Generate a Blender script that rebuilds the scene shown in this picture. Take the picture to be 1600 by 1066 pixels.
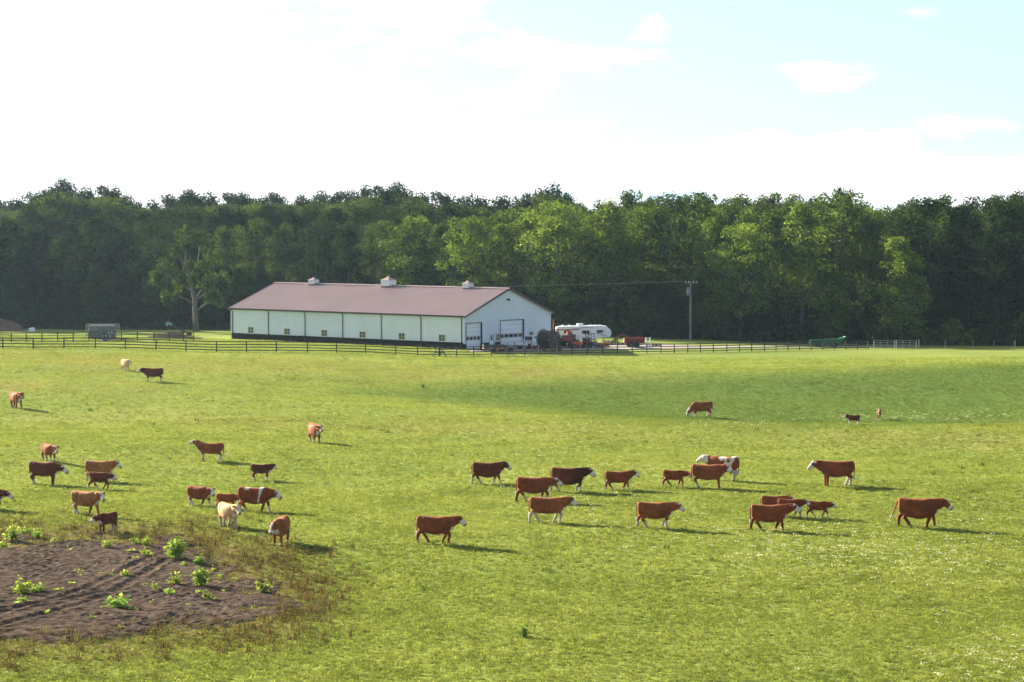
import bpy, bmesh, math, random
import numpy as np
from mathutils import Vector, Matrix, noise as mnoise

# ------------------------------------------------------------------ camera, sky, sun, exposure
for o in list(bpy.data.objects): bpy.data.objects.remove(o)
scene = bpy.context.scene
COL = scene.collection
R = math.radians

F_PX = 3946.0            # focal length in pixels of a 1600 px wide frame
CAM_Z = 18.1
PITCH = math.atan(203.0 / F_PX)
cam_d = bpy.data.cameras.new('camera'); cam = bpy.data.objects.new('camera', cam_d); COL.objects.link(cam)
cam_d.sensor_width = 36.0; cam_d.lens = F_PX / 1600.0 * 36.0
cam_d.clip_start = 1.0; cam_d.clip_end = 20000.0
cam.location = (0, 0, CAM_Z); cam.rotation_euler = (math.pi / 2 - PITCH, 0, 0)
scene.camera = cam

SUN_EL = R(20.0)
SUN_DIR = Vector((-0.73 * math.cos(SUN_EL), 0.6834 * math.cos(SUN_EL), math.sin(SUN_EL))).normalized()   # towards the sun
sun_d = bpy.data.lights.new('sun', 'SUN'); sun = bpy.data.objects.new('sun', sun_d); COL.objects.link(sun)
sun_d.energy = 5.0; sun_d.angle = R(0.53); sun_d.color = (1.0, 0.90, 0.74)
sun.rotation_euler = SUN_DIR.to_track_quat('Z', 'Y').to_euler()
sun.location = SUN_DIR * 200

scene.view_settings.view_transform = 'Standard'
scene.view_settings.look = 'None'
scene.view_settings.gamma = 1.0
scene.view_settings.exposure = 2.27
scene.view_settings.use_curve_mapping = False
scene.cycles.use_denoising = True
scene.cycles.max_bounces = 8
scene.cycles.transparent_max_bounces = 8
scene.cycles.volume_bounces = 0
scene.cycles.volume_max_steps = 64
scene.cycles.sample_clamp_indirect = 6.0

W = bpy.data.worlds.new('World'); scene.world = W; W.use_nodes = True
def build_world():
    nt = W.node_tree; nt.nodes.clear(); N = nt.nodes.new; L = nt.links.new
    out = N('ShaderNodeOutputWorld'); bg = N('ShaderNodeBackground'); bg.inputs['Strength'].default_value = 0.052
    sky = N('ShaderNodeTexSky'); sky.sky_type = 'NISHITA'; sky.sun_disc = False
    sky.sun_elevation = SUN_EL; sky.sun_rotation = math.atan2(SUN_DIR.x, SUN_DIR.y)
    sky.altitude = 200; sky.air_density = 1.0; sky.dust_density = 0.5; sky.ozone_density = 1.0
    tc = N('ShaderNodeTexCoord')
    mp = N('ShaderNodeMapping'); mp.inputs['Scale'].default_value = (15, 15, 52); mp.inputs['Location'].default_value = (1.55, 0.3, 0.55)
    L(tc.outputs['Generated'], mp.inputs['Vector'])
    lift = N('ShaderNodeVectorMath'); lift.operation = 'ADD'; lift.inputs[1].default_value = (0, 0, .16); L(tc.outputs['Generated'], lift.inputs[0]); L(lift.outputs[0], sky.inputs['Vector'])
    n1 = N('ShaderNodeTexNoise'); n1.inputs['Scale'].default_value = 1.0; n1.inputs['Detail'].default_value = 7.0; n1.inputs['Roughness'].default_value = 0.52
    L(mp.outputs['Vector'], n1.inputs['Vector'])
    # cloud cover is denser around the sun and towards the horizon
    dot = N('ShaderNodeVectorMath'); dot.operation = 'DOT_PRODUCT'; dot.inputs[1].default_value = SUN_DIR
    L(tc.outputs['Generated'], dot.inputs[0])
    mr = N('ShaderNodeMapRange'); mr.inputs['From Min'].default_value = 0.635; mr.inputs['From Max'].default_value = 0.785
    mr.inputs['To Min'].default_value = -0.14; mr.inputs['To Max'].default_value = 0.26
    L(dot.outputs['Value'], mr.inputs['Value'])
    sp = N('ShaderNodeSeparateXYZ'); L(tc.outputs['Generated'], sp.inputs[0])
    mr2 = N('ShaderNodeMapRange'); mr2.inputs['From Min'].default_value = 0.012; mr2.inputs['From Max'].default_value = 0.042
    mr2.inputs['To Min'].default_value = 0.24; mr2.inputs['To Max'].default_value = 0.0
    L(sp.outputs['Z'], mr2.inputs['Value'])
    a1 = N('ShaderNodeMath'); a1.operation = 'ADD'; L(n1.outputs['Fac'], a1.inputs[0]); L(mr.outputs[0], a1.inputs[1])
    mp2 = N('ShaderNodeMapping'); mp2.inputs['Scale'].default_value = (34, 34, 88); mp2.inputs['Location'].default_value = (.4, .1, .9); L(tc.outputs['Generated'], mp2.inputs['Vector'])
    n2 = N('ShaderNodeTexNoise'); n2.inputs['Scale'].default_value = 1.0; n2.inputs['Detail'].default_value = 6.0; L(mp2.outputs['Vector'], n2.inputs['Vector'])
    pf = N('ShaderNodeMapRange'); pf.inputs['From Min'].default_value = .3; pf.inputs['From Max'].default_value = .7; pf.inputs['To Min'].default_value = -.10; pf.inputs['To Max'].default_value = .10; L(n2.outputs['Fac'], pf.inputs['Value'])
    a0 = N('ShaderNodeMath'); a0.operation = 'ADD'; L(a1.outputs[0], a0.inputs[0]); L(pf.outputs[0], a0.inputs[1]); a1 = a0
    a2 = N('ShaderNodeMath'); a2.operation = 'ADD'; L(a1.outputs[0], a2.inputs[0]); L(mr2.outputs[0], a2.inputs[1])
    ramp = N('ShaderNodeMapRange'); ramp.interpolation_type = 'SMOOTHSTEP'
    ramp.inputs['From Min'].default_value = 0.42; ramp.inputs['From Max'].default_value = 0.57
    L(a2.outputs[0], ramp.inputs['Value'])
    mix = N('ShaderNodeMix'); mix.data_type = 'RGBA'
    L(ramp.outputs[0], mix.inputs['Factor'])
    veil = N('ShaderNodeMix'); veil.data_type = 'RGBA'; veil.inputs['Factor'].default_value = .18; L(sky.outputs[0], veil.inputs['A']); veil.inputs['B'].default_value = (4.6, 4.9, 5.0, 1); L(veil.outputs['Result'], mix.inputs['A'])      # thin high veil
    # clouds are brightest on the sun's side of the sky
    mc = N('ShaderNodeMapRange'); mc.interpolation_type = 'SMOOTHSTEP'; mc.inputs['From Min'].default_value = -.25; mc.inputs['From Max'].default_value = .62; mc.inputs['To Min'].default_value = 1.2; mc.inputs['To Max'].default_value = 5.6
    L(dot.outputs['Value'], mc.inputs['Value'])
    cc = N('ShaderNodeVectorMath'); cc.operation = 'SCALE'; cc.inputs[0].default_value = (.98, 1.0, 1.03); L(mc.outputs[0], cc.inputs['Scale']); L(cc.outputs[0], mix.inputs['B'])
    L(mix.outputs['Result'], bg.inputs['Color']); L(bg.outputs[0], out.inputs[0])
build_world()

rng = np.random.default_rng(7)
random.seed(7)

# ------------------------------------------------------------------ picture <-> place
FWD = Vector((0, math.cos(PITCH), -math.sin(PITCH))); UPV = Vector((0, math.sin(PITCH), math.cos(PITCH)))
CAMP = Vector((0, 0, CAM_Z))
def ray(px, py): return FWD + Vector((1, 0, 0)) * ((px - 800) / F_PX) + UPV * ((533 - py) / F_PX)
def at(px, py, D): return CAMP + ray(px, py) * D
def project(p):
    v = Vector(p) - CAMP; d = v.dot(FWD)
    return 800 + F_PX * v.x / d, 533 - F_PX * v.dot(UPV) / d
def project_np(P):
    v = P - np.array(CAMP); d = v @ np.array(FWD)
    return 800 + F_PX * v[:, 0] / d, 533 - F_PX * (v @ np.array(UPV)) / d

# terrain heights: (picture column, distance, height) spot heights, joined by a thin-plate spline
SPOTS = [(-300,70,0),(400,70,0),(800,70,-.1),(1200,70,0),(1900,70,.1),
 (-100,110,0),(300,110,-.1),(800,110,0),(1300,110,.05),(1700,110,.1),
 (-100,150,0.1),(300,150,0),(800,150,0),(1300,150,.1),(1700,150,.15),
 (-100,190,.1),(300,190,0),(800,190,.05),(1300,190,.25),(1700,190,.3),
 (800,213,-.05),(1000,210,.1),(1150,209,.2),(1300,210,.25),(1450,210,.3),(1650,212,.4),
 (0,232,.1),(300,225,.1),(550,225,.1),
 (900,237,-.7),(1100,236,-1.2),(1330,240,-2.1),(1560,244,-2.0),(1750,245,-2),
 (0,262,1.2),(235,250,1.2),(450,262,.5),(650,265,-.3),(850,275,-.3),(1100,285,-.3),(1400,288,-.2),(1600,292,-.2),
 (-100,308,1.4),(150,308,1.2),(340,310,.8),(500,314,.35),(685,329,-.8),(850,335,-1.2),(1100,350,-1.6),(1365,372,-2.2),(1600,372,-2.3),
 (1000,318,-1.1),(1300,335,-1.5),(1600,338,-1.5),
 (100,335,.65),(160,350,.4),(20,400,-1.0),(100,430,-1.5),(300,400,-1.0),
 (725,349,-1.0),(360,378,-1.0),(860,364,-1.1),(500,392,-1.0),(500,368,-1.0),(620,358,-1.0),(800,356,-1.05),(450,355,-.6),(600,345,-.7),
 (910,385,-1.4),(1079,400,-2.4),(1300,400,-2.9),(1550,400,-3.1),(-150,430,-1.5),(1750,410,-3.2),
 (100,500,-2),(600,500,-2.4),(1200,500,-3),(1700,500,-3),(-200,560,-2.5),(800,560,-3),(1800,560,-3)]
_sp = np.array([((p - 800) / F_PX * d, d, z) for p, d, z in SPOTS], float)
def _tps_fit(P, lam=0.6):
    X = P[:, :2] / 50.0; n = len(X)
    r = np.linalg.norm(X[:, None] - X[None], axis=2)
    K = np.where(r > 0, r * r * np.log(np.maximum(r, 1e-9)), 0) + lam * 0.02 * np.eye(n)
    A = np.zeros((n + 3, n + 3)); A[:n, :n] = K; Q = np.c_[np.ones(n), X]; A[:n, n:] = Q; A[n:, :n] = Q.T
    b = np.zeros(n + 3); b[:n] = P[:, 2]
    return X, np.linalg.solve(A, b)
_tx, _tw = _tps_fit(_sp)
def _sm(a, b, t):
    t = np.clip((t - a) / (b - a), 0, 1); return t * t * (3 - 2 * t)
def _tps(x, y):
    xc = np.clip(x, -130, 130); yc = np.clip(y, 60, 565)
    Q = np.c_[xc, yc] / 50.0; out = np.empty(len(Q))
    for i in range(0, len(Q), 8000):
        q = Q[i:i + 8000]; r2 = ((q[:, None] - _tx[None]) ** 2).sum(2)
        out[i:i + 8000] = (.5 * r2 * np.log(np.maximum(r2, 1e-18))) @ _tw[:-3] + np.c_[np.ones(len(q)), q] @ _tw[-3:]
    return out
_GX = np.arange(-130, 131, 2.0); _GY = np.arange(60, 566, 2.0)
_GZ = _tps(*[a.ravel() for a in np.meshgrid(_GX, _GY)]).reshape(len(_GY), len(_GX))
def tz(x, y):
    """height of the land at x, y (arrays)"""
    x = np.atleast_1d(np.asarray(x, float)); y = np.atleast_1d(np.asarray(y, float))
    u = np.clip((x + 130) / 2.0, 0, len(_GX) - 1.001); v = np.clip((y - 60) / 2.0, 0, len(_GY) - 1.001)
    i = u.astype(int); j = v.astype(int); fu = u - i; fv = v - j
    out = (_GZ[j, i] * (1 - fu) + _GZ[j, i + 1] * fu) * (1 - fv) + (_GZ[j + 1, i] * (1 - fu) + _GZ[j + 1, i + 1] * fu) * fv
    und = .05 * np.sin(x * .31 + 1.7 * np.sin(y * .11)) * np.sin(y * .23 + x * .07) + .04 * np.sin(x * .13 + y * .17)
    und += (.20 * np.sin(y * .15 + .035 * x + 1.2 * np.sin(x * .045)) + .12 * np.sin(y * .083 - .05 * x + 2)) * _sm(95, 130, y) * (1 - _sm(262, 300, y))
    und *= 1 - _sm(325, 340, y)
    far = _sm(520, 700, y)
    return (out + und) * (1 - far) + far * (-3.0)
def gz(x, y): return float(tz([x], [y])[0])
def ground(px, py, d0=80.0, d1=640.0):
    """the point of the land seen at a picture position"""
    r = ray(px, py); ds = np.linspace(d0, d1, 500)
    P = np.array(CAMP)[None] + ds[:, None] * np.array(r)[None]
    h = P[:, 2] - tz(P[:, 0], P[:, 1]); k = np.argmax(h < 0)
    if h[k] >= 0: k = len(ds) - 1
    a, b = ds[max(k - 1, 0)], ds[k]
    for _ in range(18):
        m = (a + b) / 2; p = CAMP + r * m
        if p.z - gz(p.x, p.y) < 0: b = m
        else: a = m
    p = CAMP + r * b
    return Vector((p.x, p.y, gz(p.x, p.y)))
def onland(px, D, dz=0.0):
    x = (px - 800) / F_PX * D
    return Vector((x, D, gz(x, D) + dz))

# ------------------------------------------------------------------ node helpers
def new_mat(name):
    m = bpy.data.materials.new(name); m.use_nodes = True; m.node_tree.nodes.clear(); return m, m.node_tree
def simple(name, col, rough=0.6, metal=0.0, var=0.15, scale=3.0, spec=0.4, bump=0.0):
    """a painted, metal or wooden surface with faint uneven tone and wear"""
    m, nt = new_mat(name); N = nt.nodes.new; L = nt.links.new
    out = N('ShaderNodeOutputMaterial'); b = N('ShaderNodeBsdfPrincipled'); L(b.outputs[0], out.inputs[0])
    tc = N('ShaderNodeTexCoord'); n = N('ShaderNodeTexNoise'); n.inputs['Scale'].default_value = scale; n.inputs['Detail'].default_value = 6
    L(tc.outputs['Object'], n.inputs['Vector'])
    mx = N('ShaderNodeMix'); mx.data_type = 'RGBA'
    mx.inputs['A'].default_value = (*[c * (1 - var) for c in col], 1); mx.inputs['B'].default_value = (*[min(1, c * (1 + var)) for c in col], 1)
    mr = N('ShaderNodeMapRange'); mr.inputs['From Min'].default_value = .3; mr.inputs['From Max'].default_value = .7
    L(n.outputs['Fac'], mr.inputs['Value']); L(mr.outputs[0], mx.inputs['Factor']); L(mx.outputs['Result'], b.inputs['Base Color'])
    b.inputs['Roughness'].default_value = rough; b.inputs['Metallic'].default_value = metal; b.inputs['Specular IOR Level'].default_value = spec
    if bump:
        bp = N('ShaderNodeBump'); bp.inputs['Strength'].default_value = bump; bp.inputs['Distance'].default_value = .02
        L(n.outputs['Fac'], bp.inputs['Height']); L(bp.outputs[0], b.inputs['Normal'])
    return m
M = {}
M['white'] = simple('white_paint', (.70, .74, .78), .45, var=.04, scale=.6)
M['siding'] = simple('white_steel_siding', (.66, .72, .78), .42, var=.05, scale=.35)
M['door_white'] = simple('white_door', (.80, .82, .84), .4, var=.03, scale=.8)
M['maroon'] = simple('maroon_steel', (.235, .150, .150), .40, var=.10, scale=.25, spec=.6)
M['brown'] = simple('dark_brown_steel', (.022, .013, .012), .8, var=.2, spec=.05)
M['trim'] = simple('brown_trim', (.062, .040, .036), .5, var=.15)
M['fence'] = simple('black_fence_paint', (.017, .016, .017), .65, var=.3, scale=2)
M['steel'] = simple('galvanised_steel', (.26, .28, .30), .5, metal=.5, var=.15)
M['greysteel'] = simple('weathered_steel', (.17, .175, .18), .6, metal=.3, var=.3)
M['rubber'] = simple('black_rubber', (.014, .014, .015), .75, var=.3)
M['black'] = simple('black_plastic', (.016, .017, .02), .45, var=.3)
M['hose'] = simple('glossy_black_hose', (.010, .010, .012), .5, var=.3, spec=.35)
M['red'] = simple('faded_red_paint', (.30, .040, .025), .5, var=.25)
M['rust'] = simple('rusty_red_steel', (.19, .045, .03), .75, var=.4, scale=4)
M['orange'] = simple('orange_red_paint', (.62, .085, .03), .5, var=.12)
M['orange_dull'] = simple('dull_orange_paint', (.40, .12, .03), .6, var=.3)
M['green'] = simple('green_paint', (.012, .13, .05), .4, var=.2)
M['wood'] = simple('weathered_wood', (.17, .155, .14), .85, var=.3, scale=6, bump=.4)
M['greywood'] = simple('grey_pole_wood', (.21, .20, .185), .85, var=.25, scale=5, bump=.4)
M['earth'] = simple('red_earth', (.12, .07, .05), .95, var=.35, scale=2, bump=.6)
M['twig'] = simple('dry_brush_wood', (.17, .13, .10), .9, var=.4, scale=5)
M['blue'] = simple('blue_plastic', (.03, .10, .42), .4, var=.1)
M['teal'] = simple('faded_teal_paint', (.16, .26, .30), .6, var=.2)
M['glassdark'] = simple('dark_window_glass', (.02, .024, .028), .08, var=.1, spec=.8)
M['glass'] = simple('window_glass', (.035, .042, .045), .06, var=.2, spec=.9)
M['frame_tan'] = simple('pale_window_frame', (.60, .58, .46), .5, var=.05)
M['bark'] = simple('grey_bark', (.055, .050, .045), .9, var=.35, scale=5, bump=.6)
M['bark_pale'] = simple('pale_grey_bark', (.095, .090, .082), .9, var=.3, scale=5, bump=.5)
M['camper'] = simple('camper_white', (.72, .75, .78), .3, var=.03, scale=.5)
M['stripe'] = simple('dark_stripe_vinyl', (.03, .035, .045), .4, var=.1)
M['yellow'] = simple('dull_yellow_paint', (.50, .42, .10), .6, var=.2)
M['hoof'] = simple('hoof_horn', (.045, .035, .028), .6, var=.2)
M['eye'] = simple('animal_eye', (.012, .008, .007), .12, var=.05, spec=.7)
M['wire'] = simple('bare_wire', (.30, .31, .32), .4, metal=.5, var=.1)

# ------------------------------------------------------------------ mesh helpers
class MB:
    """collects shapes; build() links them as ONE mesh object"""
    def __init__(s): s.v = []; s.f = []
    def add(s, V, Fc):
        o = len(s.v); s.v += [tuple(map(float, p)) for p in V]; s.f += [tuple(i + o for i in f) for f in Fc]; return s
    def box(s, c, d, rz=0.0, ry=0.0, rx=0.0, taper=(1, 1), bevel=0.0):
        hx, hy, hz = d[0] / 2, d[1] / 2, d[2] / 2
        if bevel > 0:
            b = min(bevel, hx * .9, hy * .9); tx, ty = taper
            def ringv(z, k): 
                q = []
                for sx, sy in ((-1, -1), (1, -1), (1, 1), (-1, 1)):
                    X, Y = sx * hx, sy * hy
                    pts = [(X, Y - sy * b), (X - sx * b, Y)]
                    if sx * sy > 0: pts = pts
                    else: pts = pts[::-1]
                    # counter clockwise order
                    q += pts
                return q
            base = [(-hx + b, -hy), (hx - b, -hy), (hx, -hy + b), (hx, hy - b), (hx - b, hy), (-hx + b, hy), (-hx, hy - b), (-hx, -hy + b)]
            bz = min(b, hz * .9); k = 1 - b / max(hx, hy)
            lv = [(-hz, k, 1, 1), (-hz + bz, 1, 1, 1), (hz - bz, 1, tx, ty), (hz, k, tx, ty)]
            V = []; Fc = []
            for z, kk, ax, ay in lv: V += [(x * kk * ax, y * kk * ay, z) for x, y in base]
            for r_ in range(3):
                for i in range(8): Fc.append((r_ * 8 + i, r_ * 8 + (i + 1) % 8, r_ * 8 + 8 + (i + 1) % 8, r_ * 8 + 8 + i))
            Fc.append(tuple(range(7, -1, -1))); Fc.append(tuple(range(24, 32)))
        else:
            tx, ty = taper
            V = [(-hx, -hy, -hz), (hx, -hy, -hz), (hx, hy, -hz), (-hx, hy, -hz), (-hx * tx, -hy * ty, hz), (hx * tx, -hy * ty, hz), (hx * tx, hy * ty, hz), (-hx * tx, hy * ty, hz)]
            Fc = [(3, 2, 1, 0), (4, 5, 6, 7), (0, 1, 5, 4), (1, 2, 6, 5), (2, 3, 7, 6), (3, 0, 4, 7)]
        m = Matrix.Translation(c) @ Matrix.Rotation(rz, 4, 'Z') @ Matrix.Rotation(ry, 4, 'Y') @ Matrix.Rotation(rx, 4, 'X')
        return s.add([m @ Vector(p) for p in V], Fc)
    def tube(s, path, rad, n=8, cap=True):
        P = [Vector(p) for p in path]
        if not hasattr(rad, '__len__'): rad = [rad] * len(P)
        V = []; Fc = []; prev = None
        for i, p in enumerate(P):
            t = (P[min(i + 1, len(P) - 1)] - P[max(i - 1, 0)]).normalized()
            a = prev if prev else (Vector((0, 0, 1)) if abs(t.z) < .9 else Vector((1, 0, 0)))
            u = (a - t * a.dot(t)).normalized(); w = t.cross(u); prev = u
            r = rad[i]; ra, rb = (r if hasattr(r, '__len__') else (r, r))
            V += [p + u * (math.cos(k * 2 * math.pi / n) * ra) + w * (math.sin(k * 2 * math.pi / n) * rb) for k in range(n)]
        for i in range(len(P) - 1):
            for k in range(n): Fc.append((i * n + k, i * n + (k + 1) % n, (i + 1) * n + (k + 1) % n, (i + 1) * n + k))
        if cap: Fc.append(tuple(range(n - 1, -1, -1))); Fc.append(tuple(range((len(P) - 1) * n, len(P) * n)))
        return s.add(V, Fc)
    def lathe(s, prof, c=(0, 0, 0), axis='Z', n=16):
        V = []; Fc = []
        for r, z in prof:
            for k in range(n):
                a = 2 * math.pi * k / n; p = (r * math.cos(a), r * math.sin(a), z)
                if axis == 'X': p = (p[2], p[0], p[1])
                if axis == 'Y': p = (p[1], p[2], p[0])
                V.append((p[0] + c[0], p[1] + c[1], p[2] + c[2]))
        m = len(prof)
        for i in range(m - 1):
            for k in range(n): Fc.append((i * n + k, i * n + (k + 1) % n, (i + 1) * n + (k + 1) % n, (i + 1) * n + k))
        Fc.append(tuple(range(n - 1, -1, -1))); Fc.append(tuple(range((m - 1) * n, m * n)))
        return s.add(V, Fc)
    def prism(s, poly, y0, y1):
        """outline in x, z pushed from y0 to y1"""
        n = len(poly); V = [(x, y0, z) for x, z in poly] + [(x, y1, z) for x, z in poly]
        Fc = [tuple(range(n)), tuple(range(2 * n - 1, n - 1, -1))] + [(i, n + i, n + (i + 1) % n, (i + 1) % n) for i in range(n)]
        return s.add(V, Fc)
    def mesh(s, name):
        me = bpy.data.meshes.new(name); me.from_pydata(s.v, [], s.f); me.update()
        bm = bmesh.new(); bm.from_mesh(me); bmesh.ops.recalc_face_normals(bm, faces=bm.faces); bm.to_mesh(me); bm.free()
        return me
    def build(s, name, mat, parent=None, loc=None, rz=0.0, smooth=False):
        me = s.mesh(name); return link(name, me, mat, parent, loc, rz, smooth)
def link(name, me, mat=None, parent=None, loc=None, rz=0.0, smooth=False):
    o = bpy.data.objects.new(name, me); COL.objects.link(o)
    if mat is not None and not me.materials: me.materials.append(M[mat] if isinstance(mat, str) else mat)
    if parent: o.parent = parent
    if loc is not None: o.location = loc
    o.rotation_euler = (0, 0, rz)
    if smooth: me.polygons.foreach_set('use_smooth', [True] * len(me.polygons))
    return o
def tag(o, label=None, cat=None, group=None, kind=None):
    if label: o['label'] = label
    if cat: o['category'] = cat
    if group: o['group'] = group
    if kind: o['kind'] = kind
    return o
def empty(name, loc, rz=0.0, label=None, cat=None, group=None):
    o = bpy.data.objects.new(name, None); COL.objects.link(o); o.location = loc; o.rotation_euler = (0, 0, rz); o.empty_display_size = .2
    return tag(o, label, cat, group)

# ------------------------------------------------------------------ the land
MUD_PX = [(-130, 836), (0, 838), (60, 843), (130, 838), (200, 842), (270, 843), (302, 858), (345, 880), (392, 897), (436, 922), (452, 946), (425, 962), (330, 973), (250, 984), (150, 993), (0, 1000), (-150, 1008)]
WARP = 0.30
MUD_XY = np.array([[*ground(px, py)[:2]] for px, py in MUD_PX])
def poly_sd(x, y, poly, warp=WARP):
    """signed distance to an outline, positive inside (depth counts less than width)"""
    P = np.c_[x, np.asarray(y) * warp]; V = np.array(poly) * [1, warp]; n = len(V)
    best = np.full(len(P), 1e9); inside = np.zeros(len(P), bool)
    for i in range(n):
        a, b = V[i], V[(i + 1) % n]; ab = b - a
        t = np.clip(((P - a) @ ab) / (ab @ ab), 0, 1); d = np.linalg.norm(P - (a + t[:, None] * ab), axis=1); best = np.minimum(best, d)
        c = ((a[1] > P[:, 1]) != (b[1] > P[:, 1])); xi = (b[0] - a[0]) * (P[:, 1] - a[1]) / (b[1] - a[1] + 1e-12) + a[0]
        inside ^= c & (P[:, 0] < xi)
    return np.where(inside, best, -best)
def mud_sd(x, y): return poly_sd(x, y, MUD_XY)
def px_of(x, y): return 800 + F_PX * np.asarray(x) / np.asarray(y)
# wetter, greener hollow beyond the crest, its slope shade painted in too; dry strip along the fence; leaf litter under the wood
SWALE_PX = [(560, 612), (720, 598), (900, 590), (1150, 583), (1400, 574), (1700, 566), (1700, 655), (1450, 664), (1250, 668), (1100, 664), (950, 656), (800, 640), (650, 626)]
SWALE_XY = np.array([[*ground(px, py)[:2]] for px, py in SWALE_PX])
def forest_edge(px):
    return np.interp(px, [-200, 0, 350, 700, 830, 960, 1100, 1300, 1500, 1800], [418, 414, 405, 420, 412, 404, 404, 400, 394, 392])
def zones(x, y):
    px = px_of(x, np.maximum(y, 1))
    sd = mud_sd(x, y)
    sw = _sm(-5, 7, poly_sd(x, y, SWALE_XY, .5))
    d1 = np.exp(-((y - 284 - 5 * np.sin(x * .2)) / 13.0) ** 2) * (1 - _sm(820, 1050, px)) * .75
    d2 = np.exp(-((y - 246) / 7.0) ** 2) * (1 - _sm(180, 300, px)) * .7
    d3 = np.exp(-((y - 219 + .02 * (px - 300)) / 6.0) ** 2) * .35
    dry = np.clip(d1 + d2 + d3, 0, 1)
    edge = np.interp(px, [-200, 0, 350, 700, 830, 960, 1100, 1300, 1500, 1800], [418, 414, 405, 420, 412, 404, 404, 400, 394, 392])
    lit = _sm(-6, 8, y - edge)
    return sd, sw, dry, lit

def ground_material():
    m, nt = new_mat('pasture_ground'); N = nt.nodes.new; L = nt.links.new
    out = N('ShaderNodeOutputMaterial'); b = N('ShaderNodeBsdfPrincipled'); L(b.outputs[0], out.inputs[0])
    geo = N('ShaderNodeNewGeometry')
    def nz(scale, detail=4, sx=1, sy=1):
        mp = N('ShaderNodeMapping'); mp.inputs['Scale'].default_value = (scale * sx, scale * sy, scale)
        L(geo.outputs['Position'], mp.inputs['Vector']); n = N('ShaderNodeTexNoise'); n.inputs['Scale'].default_value = 1; n.inputs['Detail'].default_value = detail
        L(mp.outputs[0], n.inputs['Vector']); return n.outputs['Fac']
    def att(name): a = N('ShaderNodeAttribute'); a.attribute_name = name; return a.outputs['Fac']
    def mrange(v, a, b_, lo=0, hi=1):
        r_ = N('ShaderNodeMapRange'); r_.interpolation_type = 'SMOOTHSTEP'; L(v, r_.inputs['Value'])
        for k, q in zip(('From Min', 'From Max', 'To Min', 'To Max'), (a, b_, lo, hi)): r_.inputs[k].default_value = q
        return r_.outputs[0]
    def mixc(f, a, b_):
        x = N('ShaderNodeMix'); x.data_type = 'RGBA'; L(f, x.inputs['Factor'])
        for s_, q in (('A', a), ('B', b_)):
            if isinstance(q, tuple): x.inputs[s_].default_value = (*q, 1)
            else: L(q, x.inputs[s_])
        return x.outputs['Result']
    def math_(op, a, b_):
        x = N('ShaderNodeMath'); x.operation = op
        for i, q in enumerate((a, b_)):
            if isinstance(q, (int, float)): x.inputs[i].default_value = q
            else: L(q, x.inputs[i])
        return x.outputs[0]
    big = nz(.045, 4); mid = nz(.35, 5); fine = nz(2.6, 5); streak = nz(.09, 4, 1, .35)
    c = mixc(mrange(fine, .34, .66), (.122, .160, .036), (.192, .228, .058))
    c = mixc(mrange(mid, .38, .68, 0, .75), c, (.130, .176, .040))
    c = mixc(mrange(big, .42, .66, 0, .7), c, (.205, .235, .062))
    c = mixc(math_('MULTIPLY', att('swale_shade'), .8), c, (.072, .116, .030))  # greener hollow grass, slope shade mixed into its colour
    c = mixc(math_('MULTIPLY', mrange(streak, .44, .6), math_('MULTIPLY', att('dry'), 1.0)), c, (.215, .180, .075))
    dryrim = math_('ADD', att('mud'), math_('MULTIPLY', math_('SUBTRACT', mid, .5), 5.0))
    c = mixc(mrange(dryrim, -3.2, -.5, 0, .85), c, (.135, .095, .048))
    c = mixc(mrange(math_('ADD', att('litter'), math_('MULTIPLY', math_('SUBTRACT', mid, .5), .8)), .35, .7), c, (.045, .040, .022))
    L(c, b.inputs['Base Color']); b.inputs['Roughness'].default_value = 1.0; b.inputs['Specular IOR Level'].default_value = 0.0
    bp = N('ShaderNodeBump'); bp.inputs['Strength'].default_value = .7; bp.inputs['Distance'].default_value = .10
    L(fine, bp.inputs['Height']); L(bp.outputs[0], b.inputs['Normal'])
    return m
M['ground'] = ground_material()

def grow(a, b, step, far, k=1.25):
    xs = list(np.arange(a, b + 1e-6, step)); s_ = step; x = xs[-1]
    while x < far: s_ *= k; x += s_; xs.append(x)
    return xs
def build_ground():
    gx = grow(0, 112, 1.0, 5000); gx = np.array([-v for v in gx[:0:-1]] + gx)
    gy = grow(60, 470, 1.0, 9000); back = grow(-60, 0, 8, 3000); gy = np.array([-v for v in back[:0:-1]][:0] + [-900, -400, -150, -40, 0, 20, 40, 50] + gy)
    X, Y = np.meshgrid(gx, gy); nx, ny = len(gx), len(gy); x, y = X.ravel(), Y.ravel()
    z = tz(x, y)
    V = np.c_[x, y, z]
    i = np.arange(ny - 1)[:, None] * nx + np.arange(nx - 1)[None]; i = i.ravel()
    Fc = np.c_[i, i + 1, i + nx + 1, i + nx]
    me = bpy.data.meshes.new('ground'); me.from_pydata(V.tolist(), [], Fc.tolist()); me.update()
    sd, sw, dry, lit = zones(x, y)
    for nme, arr in (('mud', sd), ('swale_shade', sw), ('dry', dry), ('litter', lit)):
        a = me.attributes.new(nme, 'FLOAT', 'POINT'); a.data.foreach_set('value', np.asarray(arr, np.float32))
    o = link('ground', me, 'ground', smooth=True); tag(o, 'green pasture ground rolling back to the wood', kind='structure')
build_ground()

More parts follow.
